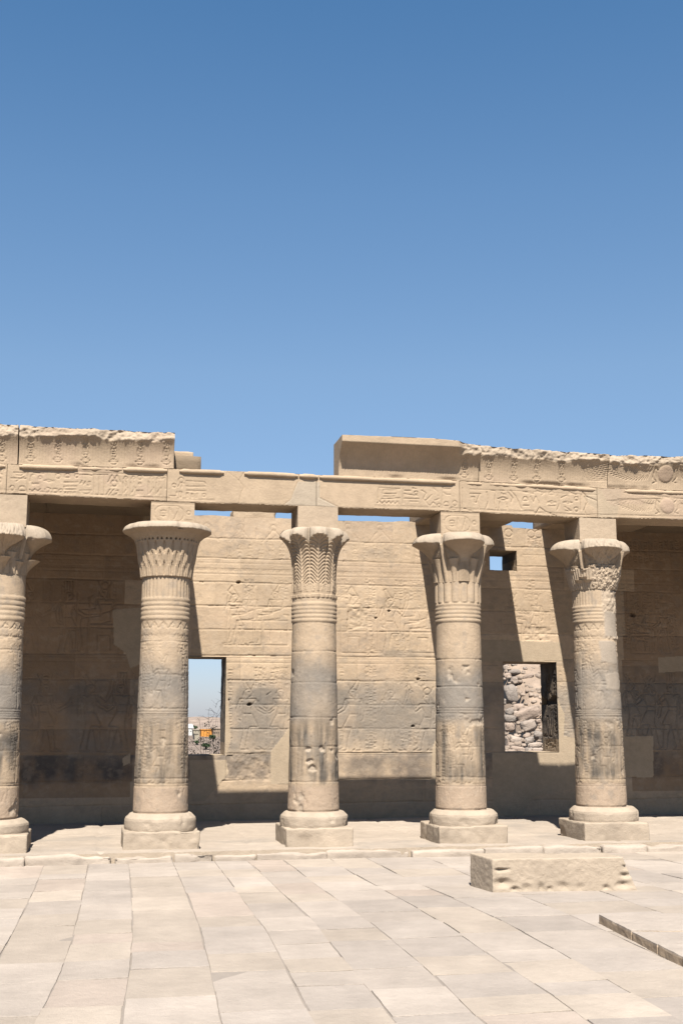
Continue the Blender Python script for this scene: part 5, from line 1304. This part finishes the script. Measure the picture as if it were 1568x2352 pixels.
tree(625, 1745, 1830, 480, 55, 'bright green bush tree below the brown house', 3); tree(480, 1930, 1990, 350, 50, 'low green bush low on the bank, centre of the window', 4); tree(295, 1870, 1915, 420, 22, 'little round green bush on the bank at the left', 5)

# bare shrub growing outside the left window
rnd = np.random.RandomState(6); YS = YW + TW + .7
base = at(*W6(560, 2200), YS); e = empty('shrub', (base[0], YS, -1.0), 'thin leafless shrub with drooping twigs outside the left window', 'shrub')
g = Geo(); tips = []
def W6p(x, y, dy=0): return np.array(at(*W6(x, y), YS + dy))
TW_ = [[(700, 2150), (665, 1750), (690, 1430), (710, 1300), (790, 1130)], [(560, 2200), (545, 1600), (530, 1300), (562, 1175)], [(430, 2150), (250, 1950), (130, 1780), (100, 1700)], [(380, 2150), (370, 1600), (345, 1440), (315, 1395), (300, 1420)],
       [(540, 1420), (430, 1360), (320, 1345)], [(700, 1380), (650, 1290), (562, 1180)], [(710, 1310), (600, 1240), (470, 1222)], [(690, 1380), (760, 1300), (790, 1250)], [(560, 1500), (620, 1400), (650, 1300)], [(735, 2150), (730, 1600), (725, 1450)],
       [(790, 890), (720, 845)], [(790, 1030), (720, 1060), (670, 1190)], [(705, 1090), (680, 1180)], [(600, 2150), (560, 1700), (640, 1480)], [(430, 2150), (440, 1750), (410, 1500)], [(480, 2150), (500, 1700), (490, 1500)],
       [(660, 2150), (600, 1800), (480, 1650)], [(700, 2100), (760, 1900), (700, 1800)], [(300, 2180), (200, 2050), (100, 1980)], [(680, 2120), (560, 1900), (500, 1850)], [(780, 1200), (760, 1150)], [(640, 2150), (780, 1950), (640, 1780)]]
for k, q in enumerate(TW_):
    pts = [W6p(x, y, rnd.uniform(-.15, .25)) for x, y in q]; tube(g, pts, np.linspace(.0034, .0014, len(pts)), BLACK, 5)
    for a, b in zip(pts[:-1], pts[1:]):
        for t in (.3, .7): 
            if rnd.rand() < .45: tube(g, [a * (1 - t) + b * t, a * (1 - t) + b * t + np.array((rnd.uniform(-.12, .12), rnd.uniform(-.05, .05), rnd.uniform(.02, .10)))], [.0015, .0010], BLACK, 4)
tube(g, [W6p(560, 2200), (base[0], YS, -1.0)], .012, BLACK, 6)
g.build('stem', M_TWIG, e)
cs = np.array([W6p(x, y, rnd.uniform(-.1, .2)) for x, y in ((620, 1900), (660, 2000), (700, 1850), (740, 2050), (640, 2100), (500, 1950), (560, 2080), (470, 2000), (380, 1820), (430, 1900), (760, 2120), (690, 1950), (720, 2080), (590, 1830), (500, 1505), (620, 1590), (160, 2060), (250, 2110), (340, 1830), (280, 1860), (630, 1620), (130, 1900))])
g = Geo(); leaves(g, cs, 420, np.array((.05, .05, .028)), .018, rnd); g.build('leaf', M_SLEAF, e, smooth=False)['kind'] = 'stuff'
